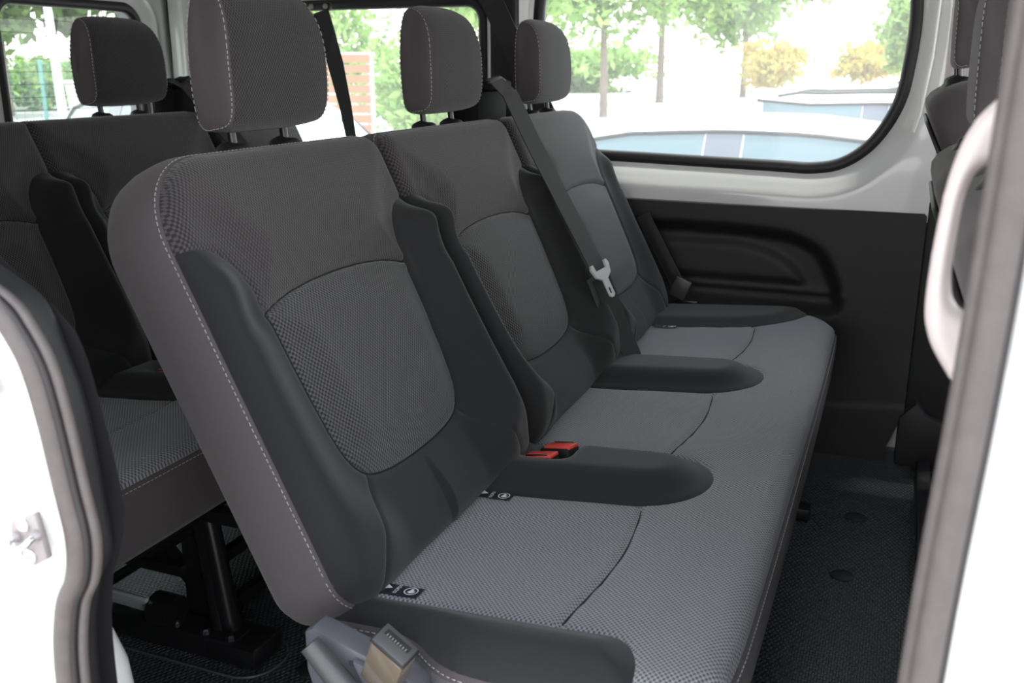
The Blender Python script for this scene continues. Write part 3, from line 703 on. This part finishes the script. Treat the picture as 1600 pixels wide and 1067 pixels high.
# outer skin so the wall has thickness
sfw = sdf_poly(rrect(.30, .62, 1.10, 1.16, .08, 6))
patch('wall_left', lambda x, z: np.maximum(np.maximum(np.maximum(-s1(x, z), -s2(x, z)), -sfw(x, z)), x - 1.2), lambda x, z: (x, YW + .075 + 0 * x, z), (-2.0, 1.2, -.15, 1.36), .02, M['white'], kind='structure')
def window(n, curve, mtl, y=YW + .03, inset=.012, rub=.013):
    o = empty('window_%d' % n, (float(np.mean([p[0] for p in curve])), y, float(min(p[1] for p in curve))), kind='structure')
    tube_obj('rubber_seal', [(p[0], y - .006, p[1]) for p in curve], rub, M['rubber'], o, n=10, closed=True, flat=(1.2, 1.0), up=(0, 1, 0))
    f = [tuple(range(len(curve)))]
    mesh('pane', [(p[0], y, p[1]) for p in curve], f, mtl, o, smooth=False)
    return o
window(1, W1, M['glass']); window(2, W2, M['glass'])
# raised pressing around the window and gutter line on the pillar
tube_obj('trim_1', [(.036, YW - .010, 1.12), (.032, YW - .010, .95), (.020, YW - .010, .83), (.010, YW - .010, .79)], .0045, M['white'], n=8, kind='structure')
tube_obj('trim_2', [(-1.0, YW + .006, .628), (-.6, YW + .004, .622), (-.2, YW + .002, .618), (.0, YW + .002, .614)], .006, M['white'], n=8, kind='structure')

# dark lower panel with arm recess
rec = spline([(-1.2, .560), (-.60, .568), (-.45, .568), (-.30, .562), (-.22, .550), (-.155, .515), (-.118, .455), (-.100, .400), (-.102, .362), (-.135, .343), (-.22, .340), (-.6, .345), (-1.2, .35)], False, 6)
SR = sdf_poly(rec); inner = sdf_poly(spline([(-1.3, .52), (-.46, .525), (-.33, .518), (-.25, .492), (-.205, .455), (-.185, .424), (-.178, .409), (-.3, .406), (-1.3, .410)], False, 5))
def trim_surf(x, z):
    r = -SR(x, z); q = -inner(x, z)
    y = YW - .030 + .040 * sstep(r / .040) - .012 * sstep(q / .03)
    y = y - .010 * np.exp(-((z - (.404 + .0 * x)) / .004) ** 2) * (r > .004)
    y = y - .004 * sstep((.135 - z + .10 * np.clip(x + .1, 0, .3)) / .01)
    return x, y, z
patch('trim_3', lambda x, z: np.maximum(z - top_trim + .0, x - (.060 - .35 * np.clip(.13 - z, 0, .1))), trim_surf, (-1.95, .07, -.005, .64), .007, M['trim_plastic'], kind='structure')
tube_obj('trim_4', [(-1.95, YW - .024, top_trim + .022), (-.6, YW - .024, top_trim), (-.25, YW - .024, top_trim - .003), (.055, YW - .024, top_trim - .003)], .0045, M['trim_plastic'], n=6, kind='structure')
# pillar trim between the far windows
box('trim_5', (-.985, YW - .012, .93), (.075, .03, .46), M['black_plastic'], bev=.01, kind='structure')
# front part of the far side: dark step trim and front door card
plate('trim_6', [(.050, .0), (.16, .0), (.20, .10), (.115, .125), (.085, .16), (.05, .12)], YW - .04, .04, M['trim_plastic'], None, .006)['kind'] = 'structure'
box('trim_7', (.60, YW + .012, .30), (1.10, .04, .66), M['recess_plastic'], bev=.01, kind='structure')
box('trim_8', (.115, YW + .01, .98), (.10, .05, .72), M['pink_white'], bev=.012, kind='structure')  # pillar's pink reflections put into its base colour
bx = lambda n, c, s, m, **k: box(n, c, s, m, kind='structure', **k)
box('floor_mat_edge', (.115, 1.55, .010), (.03, 1.62, .024), M['trim_plastic'], fl, bev=.006)
bx('wall_front', (1.25, 1.43, .30), (.10, 2.0, .70), M['trim_plastic'])

# rear: twin doors; the far one has a window
W3 = rrect(1.70, .58, 2.158, 1.085, .055, 8); s3 = sdf_poly(W3)
XR = -1.95
def rear_surf(y, z):
    d = s3(y, z); x = XR - .02 * np.exp(-np.clip(d, 0, 1) / .018) + .012 * np.exp(-((d - .045) / .012) ** 2); return x, y, z
patch('door_1', lambda y, z: np.maximum(-s3(y, z), y - 2.262), rear_surf, (1.45, 2.28, 0, 1.30), .010, M['grey_white'], flip=True, kind='structure')
patch('door_1', lambda y, z: -s3(y, z), lambda y, z: (XR - .07 + 0 * y, y, z), (1.45, 2.46, -.15, 1.30), .02, M['white'], kind='structure')
w3o = empty('window_3', (XR, 1.93, .58), kind='structure')
tube_obj('rubber_seal', [(XR - .018, p[0], p[1]) for p in W3], .014, M['rubber'], w3o, n=10, closed=True)
mesh('pane', [(XR - .024, p[0], p[1]) for p in W3], [tuple(range(len(W3)))], M['glass_rear'], w3o, smooth=False)
for i in range(11): tube_obj('heating_wire', [(XR - .021, 1.71, .74 + i * .03), (XR - .021, 2.15, .74 + i * .03)], .0006, M['rubber'], w3o, n=4)
W4 = rrect(.72, .58, 1.20, 1.085, .055, 8); s4 = sdf_poly(W4)
patch('door_2', lambda y, z: -s4(y, z), lambda y, z: (XR + 0 * y, y, z), (.42, 1.45, 0, 1.30), .02, M['grey_white'], flip=True, kind='structure')
w4o = empty('window_4', (XR, .96, .58), kind='structure')
tube_obj('rubber_seal', [(XR - .01, p[0], p[1]) for p in W4], .014, M['rubber'], w4o, n=10, closed=True)
mesh('pane', [(XR - .012, p[0], p[1]) for p in W4], [tuple(range(len(W4)))], M['glass_rear'], w4o, smooth=False)
tube_obj('trim_9', [(XR + .015, 2.262, 0), (XR + .015, 2.262, .6), (XR + .015, 2.268, .9), (XR + .015, 2.262, 1.12), (XR + .015, 2.22, 1.22)], .014, M['rubber'], n=10, kind='structure')
bx('trim_10', (XR + .005, 2.345, .66), (.02, .12, 1.32), M['grey_white'])
bx('trim_11', (XR + .05, 2.235, .66), (.04, .02, 1.3), M['grey_white'], bev=.008)

# roof and side rails
bx('ceiling', (-.55, 1.43, 1.345), (2.9, 2.06, .05), M['head'], bev=.01)
bx('trim_12', (-.30, .46, 1.27), (1.6, .10, .14), M['white'], bev=.03)

# near side: rear quarter with the door opening's edge
we = [(-.578, .757), (-.558, .733), (-.548, .692), (-.539, .639), (-.535, .599), (-.543, .566), (-.556, .536), (-.565, .468)]
edge = spline([(-.76, 1.25), (-.745, 1.0), (-.70, .86), (-.625, .79)] + we + [(-.566, .30), (-.566, .0)], False, 6)
qp = edge + [(-.566, -.15), (-2.0, -.15), (-2.0, 1.25)]
# recess in the jamb for the lock, quarter panel kept solid to darken the rear bench
wq = rrect(-1.75, .68, -.95, 1.12, .08, 6); sq = sdf_poly(wq); QP = sdf_poly(qp)
lk = sdf_poly(rrect(-.60, .672, -.547, .722, .014, 5))
def q_surf(x, z):
    d = -QP(x, z); return x, .47 - .012 * sstep(d / .012) - .006 * sstep((d - .035) / .01) + .014 * sstep(-lk(x, z) / .008), z
patch('wall_right', lambda x, z: QP(x, z), q_surf, (-2.0, -.50, -.15, 1.26), .008, M['white'], flip=False, kind='structure')
patch('trim_15', lambda x, z: QP(x, z), lambda x, z: (x, .52 + 0 * x, z), (-2.0, -.50, 0, 1.26), .02, M['trim_plastic'], flip=True, kind='structure')
rubc = spline([(-.755, 1.25), (-.74, 1.0), (-.695, .87), (-.62, .80), (-.575, .773), (-.560, .756), (-.546, .730), (-.538, .693), (-.531, .640), (-.526, .601), (-.532, .568), (-.547, .538), (-.557, .470), (-.557, .3), (-.557, 0)], False, 6)
sl = empty('door_seal', (-.557, .47, 0), label='dusty rubber seal strip around the rear edge of the door opening', cat='door seal')
tube_obj('outer_lip', [(p[0] - .003, .466, p[1]) for p in rubc], .0075, M['seal'], sl, n=12, flat=(1, 1), label='dusty brown-grey outer lip')
tube_obj('groove', [(p[0] + .004, .468, p[1]) for p in rubc], .0035, M['rubber'], sl, n=8)
tube_obj('inner_lip', [(p[0] + .0075, .474, p[1]) for p in rubc], .0042, M['seal'], sl, n=10)
blk = spline([(-.775, 1.25), (-.765, 1.0), (-.72, .88), (-.655, .81), (-.608, .782), (-.579, .764), (-.562, .725), (-.550, .681), (-.544, .604), (-.544, .566), (-.562, .529), (-.575, .445), (-.575, .2), (-.575, 0)], False, 6)
vv = []; ff = []
for i, (x, z) in enumerate(blk):
    vv += [(x - .03, .520, z), (x - .002, .514, z), (x, .507, z), (x - .004, .498, z), (x - .010, .478, z), (x - .03, .474, z)]
for i in range(len(blk) - 1):
    for k in range(6):
        l = (k + 1) % 6; ff.append((i * 6 + k, i * 6 + l, i * 6 + 6 + l, i * 6 + 6 + k))
mesh('trim_13', vv, ff, M['black_plastic'], kind='structure')
# striker on the jamb
st = empty('door_striker', (-.553, .45, .58), label='silver striker plate with wire loop screwed to white door jamb', cat='door striker')
pl = plate('striker_plate', [(-.5685, .6165), (-.545, .627), (-.5385, .5925), (-.552, .584), (-.5605, .586), (-.569, .596), (-.5715, .607)], .447, .006, M['steel'], st, .0012)
for x, z in ((-.556, .6165), (-.553, .5925)):
    lathe_obj('screw_head', [(.0055, 0), (.0055, .002), (.0035, .003), (.0022, .003), (.002, .0012)], (x, .447, z), M['chrome'], st, axis=(0, -1, 0), n=20)
lp = spline([(-.5645, .4475, .6055), (-.5645, .4400, .6045), (-.562, .4375, .6015), (-.553, .4370, .6025), (-.5460, .4375, .6065), (-.5445, .4400, .609), (-.5445, .4475, .6105)], False, 5)
tube_obj('wire_loop', lp, .0024, M['chrome'], st, n=12)
for x, z in ((-.5645, .6055), (-.5445, .6105)): lathe_obj('loop_collar', [(.0045, 0), (.0045, .001), (.0028, .004)], (x, .447, z), M['steel'], st, axis=(0, -1, 0), n=14)
# dark catch in the jamb pocket
ct = empty('door_catch', (-.575, .455, .69), label='small black catch in the white jamb pocket above the striker', cat='door catch')
box('catch_body', (-.590, .452, .708), (.022, .02, .014), M['black_plastic'], ct, bev=.002)
box('catch_finger', (-.588, .450, .690), (.022, .016, .003), M['grey_lever'], ct, bev=.0015)
# white sill end showing below the rear bench
v, f = lathe([(.0, .462), (.010, .455), (.020, .425), (.030, .39), (.038, .30), (.045, 0)], (-.658, .58, 0), n=24); o = mesh('trim_14', v, f, M['grey_white'], kind='structure')
bx('trim_17', (-.25, .50, -.06), (.75, .10, .10), M['trim_plastic'], bev=.01)

# near side: front pillar with seal and grab handle
fp = empty('front_door_seal', (.03, .45, 0), label='out of focus dusty rubber seal strip along the front edge of the door opening', cat='door seal')
sp = spline([(.046, .45, 1.25), (.045, .45, 1.05), (.042, .45, .90), (.039, .45, .79), (.033, .45, .643), (.03, .45, .4), (.03, .45, 0)], False, 5)
tube_obj('outer_lip', [(p[0] + .002, p[1], p[2]) for p in sp], .0075, M['seal'], fp, n=12)
tube_obj('inner_lip', [(p[0] - .004, p[1] + .007, p[2]) for p in sp], .0055, M['seal'], fp, n=12)
tube_obj('groove', [(p[0] + .0075, p[1] - .002, p[2]) for p in sp], .003, M['rubber'], fp, n=8)
pp = [(p[0] + .009, p[2]) for p in sp]
pz = sdf_poly(pp + [(.03, -.15), (1.3, -.15), (1.3, 1.25)])
pzw = lambda x, z: np.maximum(pz(x, z), -sfw(x, z))
patch('wall_right', pzw, lambda x, z: (x, .452 - .02 * sstep((x - .05) / .03), z), (.0, 1.3, -.15, 1.26), .012, M['white'], kind='structure')
patch('trim_16', lambda x, z: pzw(x - .008, z), lambda x, z: (x, .50 + 0 * x, z), (.0, 1.3, 0, 1.26), .02, M['trim_plastic'], flip=True, kind='structure')
for n_, y_ in ((5, .47), (6, YW + .06)):
    wo = empty('window_%d' % n_, (.7, y_, .62), kind='structure'); cv_ = rrect(.30, .62, 1.10, 1.16, .08, 6)
    tube_obj('rubber_seal', [(p[0], y_, p[1]) for p in cv_], .012, M['rubber'], wo, n=8, closed=True)
    mesh('pane', [(p[0], y_, p[1]) for p in cv_], [tuple(range(len(cv_)))], M['glass'], wo, smooth=False)
gh = empty('grab_handle', (.03, .55, .76), label='pale beige loop grab handle on the near front pillar, out of focus', cat='handle')
ho = sdf_poly(spline([(.115, .930), (.080, .934), (.058, .929), (.043, .918), (.030, .902), (.0225, .878), (.0190, .845), (.0180, .808), (.0215, .790), (.029, .776), (.040, .762), (.060, .748), (.115, .742)], False, 6) + [(.118, .742), (.118, .93)])
hi = sdf_poly(spline([(.046, .885), (.036, .880), (.031, .868), (.0292, .845), (.0292, .822), (.033, .809), (.044, .803), (.062, .802), (.078, .806), (.084, .822), (.084, .868), (.078, .882), (.062, .886)], True, 5))
hreg = lambda x, z: np.maximum(ho(x, z), -hi(x, z))
hl = patch('handle_loop', hreg, lambda x, z: (x, .550 - .009 * dome(-hreg(x, z) / .0075), z), (.014, .12, .738, .938), .0022, M['pink_white'], gh)
patch('handle_back', hreg, lambda x, z: (x, .550 + .007 * dome(-hreg(x, z) / .0075), z), (.014, .12, .738, .938), .0022, M['pink_white'], gh, flip=True)
for x_, z_ in ((.085, .910), (.085, .765)): lathe_obj('screw_cap', [(.006, 0), (.006, .002), (.003, .003)], (x_, .541, z_), M['pink_white'], gh, axis=(0, -1, 0), n=14)

# ------------------------------------------------------------------ outside
GZ = -.62
g = box('floor_outside', (0, 30, GZ - .05), (160, 160, .1), M['asphalt'], kind='structure'); g.name = 'ground'

def tree(x, y, H, cr, mtl, label, name='tree', leaves=2600, cz=None, trunk=True, lean=0, size=.16, group=None, cat='tree', fl_=1.0):
    t = empty(name, (x, y, GZ), label=label, cat=cat, group=group)
    if trunk:
        pts = [(x + lean * q * q, y, GZ + H * .75 * q) for q in (0, .25, .5, .75, 1)]
        tube_obj('trunk', pts, [cr * .040, cr * .034, cr * .03, cr * .022, cr * .012], M['bark'], t, n=8)
    rnd = np.random.RandomState(int(abs(x * 31 + y * 17)) % 9999)
    cz = cz if cz is not None else GZ + H * .56
    nb = 26; bl = rnd.normal(size=(nb, 3)); bl /= np.linalg.norm(bl, axis=1)[:, None]; bl *= (rnd.rand(nb, 1) ** .4) * np.array([cr * .78, cr * .78, (H * .36) * .85 * fl_])
    c = bl[rnd.randint(0, nb, leaves)] + rnd.normal(size=(leaves, 3)) * np.array([cr, cr, H * .3 * fl_]) * .16
    c += np.array([x + lean, y, cz]); c[:, 2] = np.maximum(c[:, 2], GZ + .05)
    a = rnd.normal(size=(leaves, 3)); a /= np.linalg.norm(a, axis=1)[:, None]; b = np.cross(a, rnd.normal(size=(leaves, 3))); b /= np.linalg.norm(b, axis=1)[:, None]
    s = size * (.6 + .8 * rnd.rand(leaves, 1)); V = np.stack([c - a * s, c - b * s * .5, c + a * s, c + b * s * .5], 1).reshape(-1, 3)
    F = [(4 * i, 4 * i + 1, 4 * i + 2, 4 * i + 3) for i in range(leaves)]
    mesh('foliage', V, F, mtl, t, smooth=False, kind='stuff')
    return t
tree(-9.3, 31, 9.0, 3.5, M['leaf'], 'pale green tree outside the far window, its trunk beside the far headrest', leaves=8000, lean=-.3)
tree(-10.7, 44.5, 12.0, 4.6, M['leaf'], 'pale green tree outside the far window, right of centre trunk', leaves=9000, size=.2)
tree(-8.6, 55, 11.5, 4.6, M['leaf'], 'rightmost tall green tree of the row outside the far window', leaves=9000, size=.24)
tree(-15.5, 36.5, 10.5, 3.9, M['leaf'], 'pale green tree seen above the far headrest', leaves=8000, size=.2)
tree(-21.5, 62, 5.0, 7.5, M['leaf'], 'long low green hedge far behind the trees of the far window', 'hedge', leaves=6000, size=.3, trunk=False, cz=.6, cat='hedge')
tree(-6.2, 47, 3.8, 1.9, M['leaf_gold'], 'golden orange bush right of the tall trees outside the far window', 'bush', leaves=2400, size=.16, trunk=False, cz=1.0, cat='bush')
tree(-2.3, 53, 3.3, 2.1, M['leaf_gold'], 'golden green bush above the parked roofs near the window edge', 'bush', leaves=2400, size=.16, trunk=False, cz=1.2, cat='bush')
tree(-.4, 45, 5.5, 1.5, M['leaf'], 'slim green tree at the right edge of the far window', leaves=2500, size=.17)
tree(-5.6, 12.6, 6.6, 1.9, M['leaf'], 'leafy tree outside the small far window behind the middle headrest', leaves=4200, size=.09, lean=.5)
tree(-13.0, 20.5, 4.2, 2.4, M['leaf'], 'round green bush above the timber screen outside the small far window', 'bush', leaves=3600, size=.12, trunk=False, cz=1.3, cat='bush')
tree(-8.9, 17.8, 2.8, 1.7, M['leaf'], 'low green bush right of the timber screen', 'bush', leaves=3000, size=.10, trunk=False, cz=.3, cat='bush')
tree(-27.8, 24.2, 11, 3.6, M['leaf_dark'], 'dark tree with slim trunk outside the rear window, left of the pole', leaves=9000, size=.22)
tree(-26.8, 35.8, 12, 3.2, M['leaf_dark'], 'dark tree with wide trunk outside the rear window, right of the pole', leaves=9000, size=.24)
tree(-36.5, 28, 11, 4.5, M['leaf_dark'], 'dark tree at the left edge of the rear window', leaves=8000, size=.26)
tree(-38, 41, 15, 6.0, M['leaf_dark'], 'tall dark tree filling the gap behind the two trunks outside the rear window', leaves=9000, size=.36)
tree(-33.4, 31.6, 12, 2.6, M['leaf_dark'], 'dark leafy tree close behind the white post outside the rear window', leaves=9000, size=.3)
for i, (x, y, lb) in enumerate(((-33.2, 22.5, 'bright low shrub behind the wire fence, far left in the rear window'), (-30.5, 28.2, 'bright low shrub behind the wire fence, left of the white post'), (-25.2, 28.6, 'bright low shrub behind the wire fence, right of the white post'))):
    tree(x, y, 3.0, 2.3, M['leaf'], lb, 'shrub', leaves=2200, size=.16, trunk=False, cz=.4, group='shrubs behind the wire fence', cat='bush')

lp_ = empty('lamp_post', (-12.74, 12.11, GZ), label='white leaning post outside the rear window', cat='lamp post')
tube_obj('pole', [(-12.74, 12.11, GZ), (-12.78, 12.10, 1.5), (-12.85, 12.08, 4.2)], [.072, .062, .052], M['pole'], lp_, n=12)
lathe_obj('base_flange', [(.2, 0), (.2, .04), (.11, .05)], (-12.74, 12.11, GZ), M['pole'], lp_, n=16)

tf = empty('timber_fence', (-6.35, 10.4, GZ), label='brown slatted timber screen behind the belt outside the small far window', cat='fence')
dv = Vector((.93, .37, 0)).normalized(); ang = math.atan2(dv.y, dv.x)
for i in range(14):
    c = Vector((-6.9, 10.17, GZ + .12 + i * .118)) + dv * random.uniform(-.01, .01)
    box('slat', c, (1.75, .03, .095), M['brick_print'], tf, rot=Matrix.Rotation(ang, 3, 'Z'))
for q in (-.85, 0, .85): box('post', Vector((-6.9, 10.22, GZ + .83)) + dv * q, (.07, .07, 1.66), M['pole'], tf)
box('top_rail', (-6.9, 10.2, GZ + 1.70), (1.85, .07, .05), M['pole'], tf, rot=Matrix.Rotation(ang, 3, 'Z'))

wf = empty('wire_fence', (-20, 20, GZ), label='green wire fence outside the rear window', cat='fence')
a = Vector((-25.5, 17.0, 0)); b = Vector((-17.0, 25.5, 0)); n = 6
for i in range(n):
    p = a + (b - a) * (i / (n - 1)); tube_obj('post', [(p.x, p.y, GZ), (p.x, p.y, 1.15)], .05, M['fence'], wf, n=6)
parts = [tube([(a.x, a.y, GZ + .1 + .14 * k), (b.x, b.y, GZ + .1 + .14 * k)], .008, n=3) for k in range(12)]
for k in range(60):
    p = a + (b - a) * (k / 59); parts.append(tube([(p.x, p.y, GZ + .1), (p.x, p.y, 1.1)], .006, n=3))
v, f = join_vf(parts); mesh('mesh_wire', v, f, M['fence'], wf, kind='stuff')
# bins beside the fence
def bin_(x, y, m, label, rz):
    t = empty('waste_container', (x, y, GZ), label=label, cat='waste container')
    rm = Matrix.Rotation(rz, 3, 'Z')
    bm = bmesh.new(); vv_ = add_box(bm, (0, 0, .55), (1.3, .9, 1.0), .05)
    for q in vv_: k = .86 + .14 * (q.co.z / 1.05); q.co.x *= k; q.co.y *= k
    bmesh.ops.rotate(bm, cent=(0, 0, 0), matrix=rm, verts=bm.verts); bmesh.ops.translate(bm, vec=(x, y, GZ + .05), verts=bm.verts); bm_obj('body', bm, m, t)
    bm = bmesh.new(); add_box(bm, (x, y, GZ + 1.14), (1.38, .98, .12), .05, rm); bm_obj('lid', bm, m, t)
    for sx_ in (-.5, .5):
        for sy in (-.32, .32):
            p = rm @ Vector((sx_, sy, 0)); lathe_obj('wheel', [(.08, -.025), (.08, .025)], (x + p.x, y + p.y, GZ + .08), M['tyre'], t, axis=(math.sin(rz), -math.cos(rz), 0), n=12)
M['bin_blue'] = mat('blue_bin', (.10, .32, .55), .4); M['bin_white'] = mat('pale_bin', (.7, .7, .65), .5)
bin_(-26.3, 21.6, M['bin_blue'], 'blue waste container outside the rear window', R(40)); bin_(-22.6, 22.6, M['bin_white'], 'white waste container right of the blue one', R(40))

# parked cars
def car(cx, cy, rz, paint, label, L=4.0, Wd=1.70, H=1.34, rails=False, shape='hatch', name='car'):
    root = empty(name, (cx, cy, GZ), label=label, cat='car'); root.rotation_euler = (0, 0, 0)
    mR = Matrix.Translation((cx, cy, GZ)) @ Matrix.Rotation(rz, 4, 'Z')
    w = Wd / 2
    # stations: x, bonnet/belt height, roof height, half width factor at roof
    if shape == 'hatch': ST = [(-2.0, .62, .62, .95), (-1.93, .80, .80, .93), (-1.80, .88, .95, .86), (-1.55, .90, H - .11, .76), (-1.2, .90, H - .035, .74), (-.6, .89, H, .73), (-.1, .88, H - .01, .73), (.35, .86, H - .06, .74), (.70, .85, H - .14, .77), (1.18, .82, .85, .88), (1.45, .80, .80, .90), (1.85, .68, .68, .88), (2.0, .52, .52, .82)]
    else: ST = [(-2.15, .60, .60, .95), (-2.1, .85, .85, .93), (-2.0, .92, 1.05, .84), (-1.75, .95, 1.30, .76), (-1.2, .95, H - .02, .74), (-.6, .94, H, .73), (0, .92, H, .73), (.40, .91, H - .05, .74), (.70, .90, H - .18, .77), (1.2, .88, .89, .88), (1.6, .82, .82, .90), (2.0, .70, .70, .88), (2.15, .52, .52, .82)]
    sc_ = L / (ST[-1][0] - ST[0][0]); ST = [(a * sc_, b, c, d) for a, b, c, d in ST]
    V = []; F = []; nr = 11
    def ring(x, zb, zr, wf_):
        e = 1 - .10 * (abs(x) / (L / 2)) ** 4
        r_ = [(w * .90 * e, .20), (w * e, .34), (w * 1.0 * e, .62 * min(1, zb / .62)), (w * .985 * e, zb - .03 if zb > .6 else zb), (w * .96 * e, zb), (w * (.96 * e * .12 + wf_ * .88), zb + (zr - zb) * .9), (w * (wf_ * .94), zb + (zr - zb) * .985), (w * wf_ * .6, zr + .035), (0, zr + .055)]
        return [(-p[0], p[1]) for p in r_] + [(p[0], p[1]) for p in r_[:-1][::-1]]
    rings = [ring(*s) for s in ST]; nr = len(rings[0])
    for s, r_ in zip(ST, rings): V += [(s[0], p[0], p[1]) for p in r_]
    for i in range(len(ST) - 1):
        for k in range(nr - 1): F.append((i * nr + k, i * nr + k + 1, (i + 1) * nr + k + 1, (i + 1) * nr + k))
    F.append(tuple(range(nr))[::-1]); F.append(tuple((len(ST) - 1) * nr + k for k in range(nr)))
    V = [mR @ Vector(p) for p in V]
    bd = mesh('body', V, F, paint, root); sharp(bd.data, 45)
    zb_ = lambda x: np.interp(x, [s[0] for s in ST], [s[1] for s in ST]); zr_ = lambda x: np.interp(x, [s[0] for s in ST], [s[2] for s in ST]); wf__ = lambda x: np.interp(x, [s[0] for s in ST], [s[3] for s in ST])
    def side_pt(x, q, sg, off=.006):
        e = 1 - .10 * (abs(x) / (L / 2)) ** 4; a = .96 * e; b_ = .96 * e * .12 + wf__(x) * .88
        return mR @ Vector((x, sg * (w * (a + (b_ - a) * q) + off), zb_(x) + (zr_(x) - zb_(x)) * .9 * q))
    k_ = sc_
    for sg in (-1, 1):
        for (x0, x1) in ((-1.62 * k_, -.72 * k_), (-.48 * k_, .95 * k_)):
            n_ = 14; V = []; F = []
            for i in range(n_ + 1):
                x = x0 + (x1 - x0) * i / n_; V += [side_pt(x, .07, sg), side_pt(x, .93, sg)]
            for i in range(n_): a_ = (2 * i, 2 * i + 2, 2 * i + 3, 2 * i + 1); F.append(a_ if sg < 0 else a_[::-1])
            mesh('side_window', V, F, M['car_glass'], bd)
        pts = [side_pt(-1.68 * k_ + i * (2.66 * k_) / 16, .97, sg, .012) for i in range(17)]; tube_obj('window_frame', pts, .014, M['rubber'], bd, n=6)
        if rails:
            pts = [mR @ Vector((x, sg * w * .68, zr_(x) + .06)) for x in np.linspace(-1.5 * k_, .35 * k_, 10)]; pts[0].z -= .05; pts[-1].z -= .05
            tube_obj('roof_rail', pts, .016, M['rubber'], bd, n=8)
        for xw in (-1.28 * k_, 1.28 * k_):
            c = mR @ Vector((xw, sg * (w - .10), .31)); ax = mR.to_3x3() @ Vector((0, sg, 0))
            wh = lathe_obj('wheel', [(.22, -.08), (.30, -.08), (.315, -.05), (.315, .07), (.29, .105), (.20, .108), (.19, .09)], c, M['tyre'], root, axis=ax, n=28)
            lathe_obj('hubcap', [(.19, .085), (.18, .10), (.06, .105), (.02, .11)], c, M['pole'], wh, axis=ax, n=20)
    for sg in (-1, 1):
        V = []; F = []
        for i in range(5):
            x = -.71 * k_ + .22 * k_ * i / 4; V += [side_pt(x, .05, sg, .008), side_pt(x, .94, sg, .008)]
        for i in range(4): a_ = (2 * i, 2 * i + 2, 2 * i + 3, 2 * i + 1); F.append(a_ if sg < 0 else a_[::-1])
        mesh('door_pillar', V, F, M['car_pillar'], bd)
    # windscreen and rear window
    for (x0, x1) in ((.36 * k_, 1.08 * k_), (-1.80 * k_, -1.56 * k_)):
        V = []; F = []; nn_ = 6
        for i in range(nn_ + 1):
            x = x0 + (x1 - x0) * i / nn_
            for j in range(9):
                q = -1 + 2 * j / 8; V.append(mR @ Vector((x, q * w * wf__(x) * .80, zr_(x) + .036 - .018 * abs(q) ** 2)))
        for i in range(nn_):
            for j in range(8): F.append((i * 9 + j, (i + 1) * 9 + j, (i + 1) * 9 + j + 1, i * 9 + j + 1))
        mesh('windscreen' if x0 > 0 else 'rear_window', V, F, M['car_glass'], bd)
    for sg in (-1, 1):
        c = mR @ Vector((.86 * k_, sg * (w + .06), .93)); bm = bmesh.new(); add_box(bm, c, (.10, .16, .11), .03, Matrix.Rotation(rz, 3, 'Z')); bm_obj('mirror', bm, paint, bd)
        c = mR @ Vector((1.84 * k_, sg * w * .62, .63)); bm = bmesh.new(); add_box(bm, c, (.22, .30, .10), .03, Matrix.Rotation(rz, 3, 'Z')); bm_obj('headlamp', bm, M['pole'], bd)
        c = mR @ Vector((-1.90 * k_, sg * w * .74, .78)); bm = bmesh.new(); add_box(bm, c, (.14, .20, .16), .03, Matrix.Rotation(rz, 3, 'Z')); bm_obj('tail_lamp', bm, M['red'], bd)
    return root
M['car_pillar'] = mat('grey_door_pillar', (.10, .11, .135), .35); M['car_glass'] = mat('car_window_glass', (.10, .15, .165), .15, spec=.5)
M['car_white'] = mat('white_car_paint', (.82, .82, .82), .25, coat=.6); M['car_silver'] = mat('silver_car_paint', (.62, .64, .66), .25, coat=.6)
car(-.45, 6.95, 0, M['car_white'], 'white car parked right outside the far window, its side windows in view', L=4.2, H=1.20)
car(.3, 10.4, 0, M['car_silver'], 'silver car with roof rails behind the nearest white car', L=4.3, H=1.27, rails=True, shape='wagon')
car(1.3, 14.6, 0, M['car_white'], 'white car farthest back, only its roof showing over the others', L=4.3, H=1.42, rails=True, shape='wagon')
car(-5.15, 6.6, R(-24), M['car_white'], 'white car outside the small far window, left of the middle headrest', L=4.0, H=1.36)
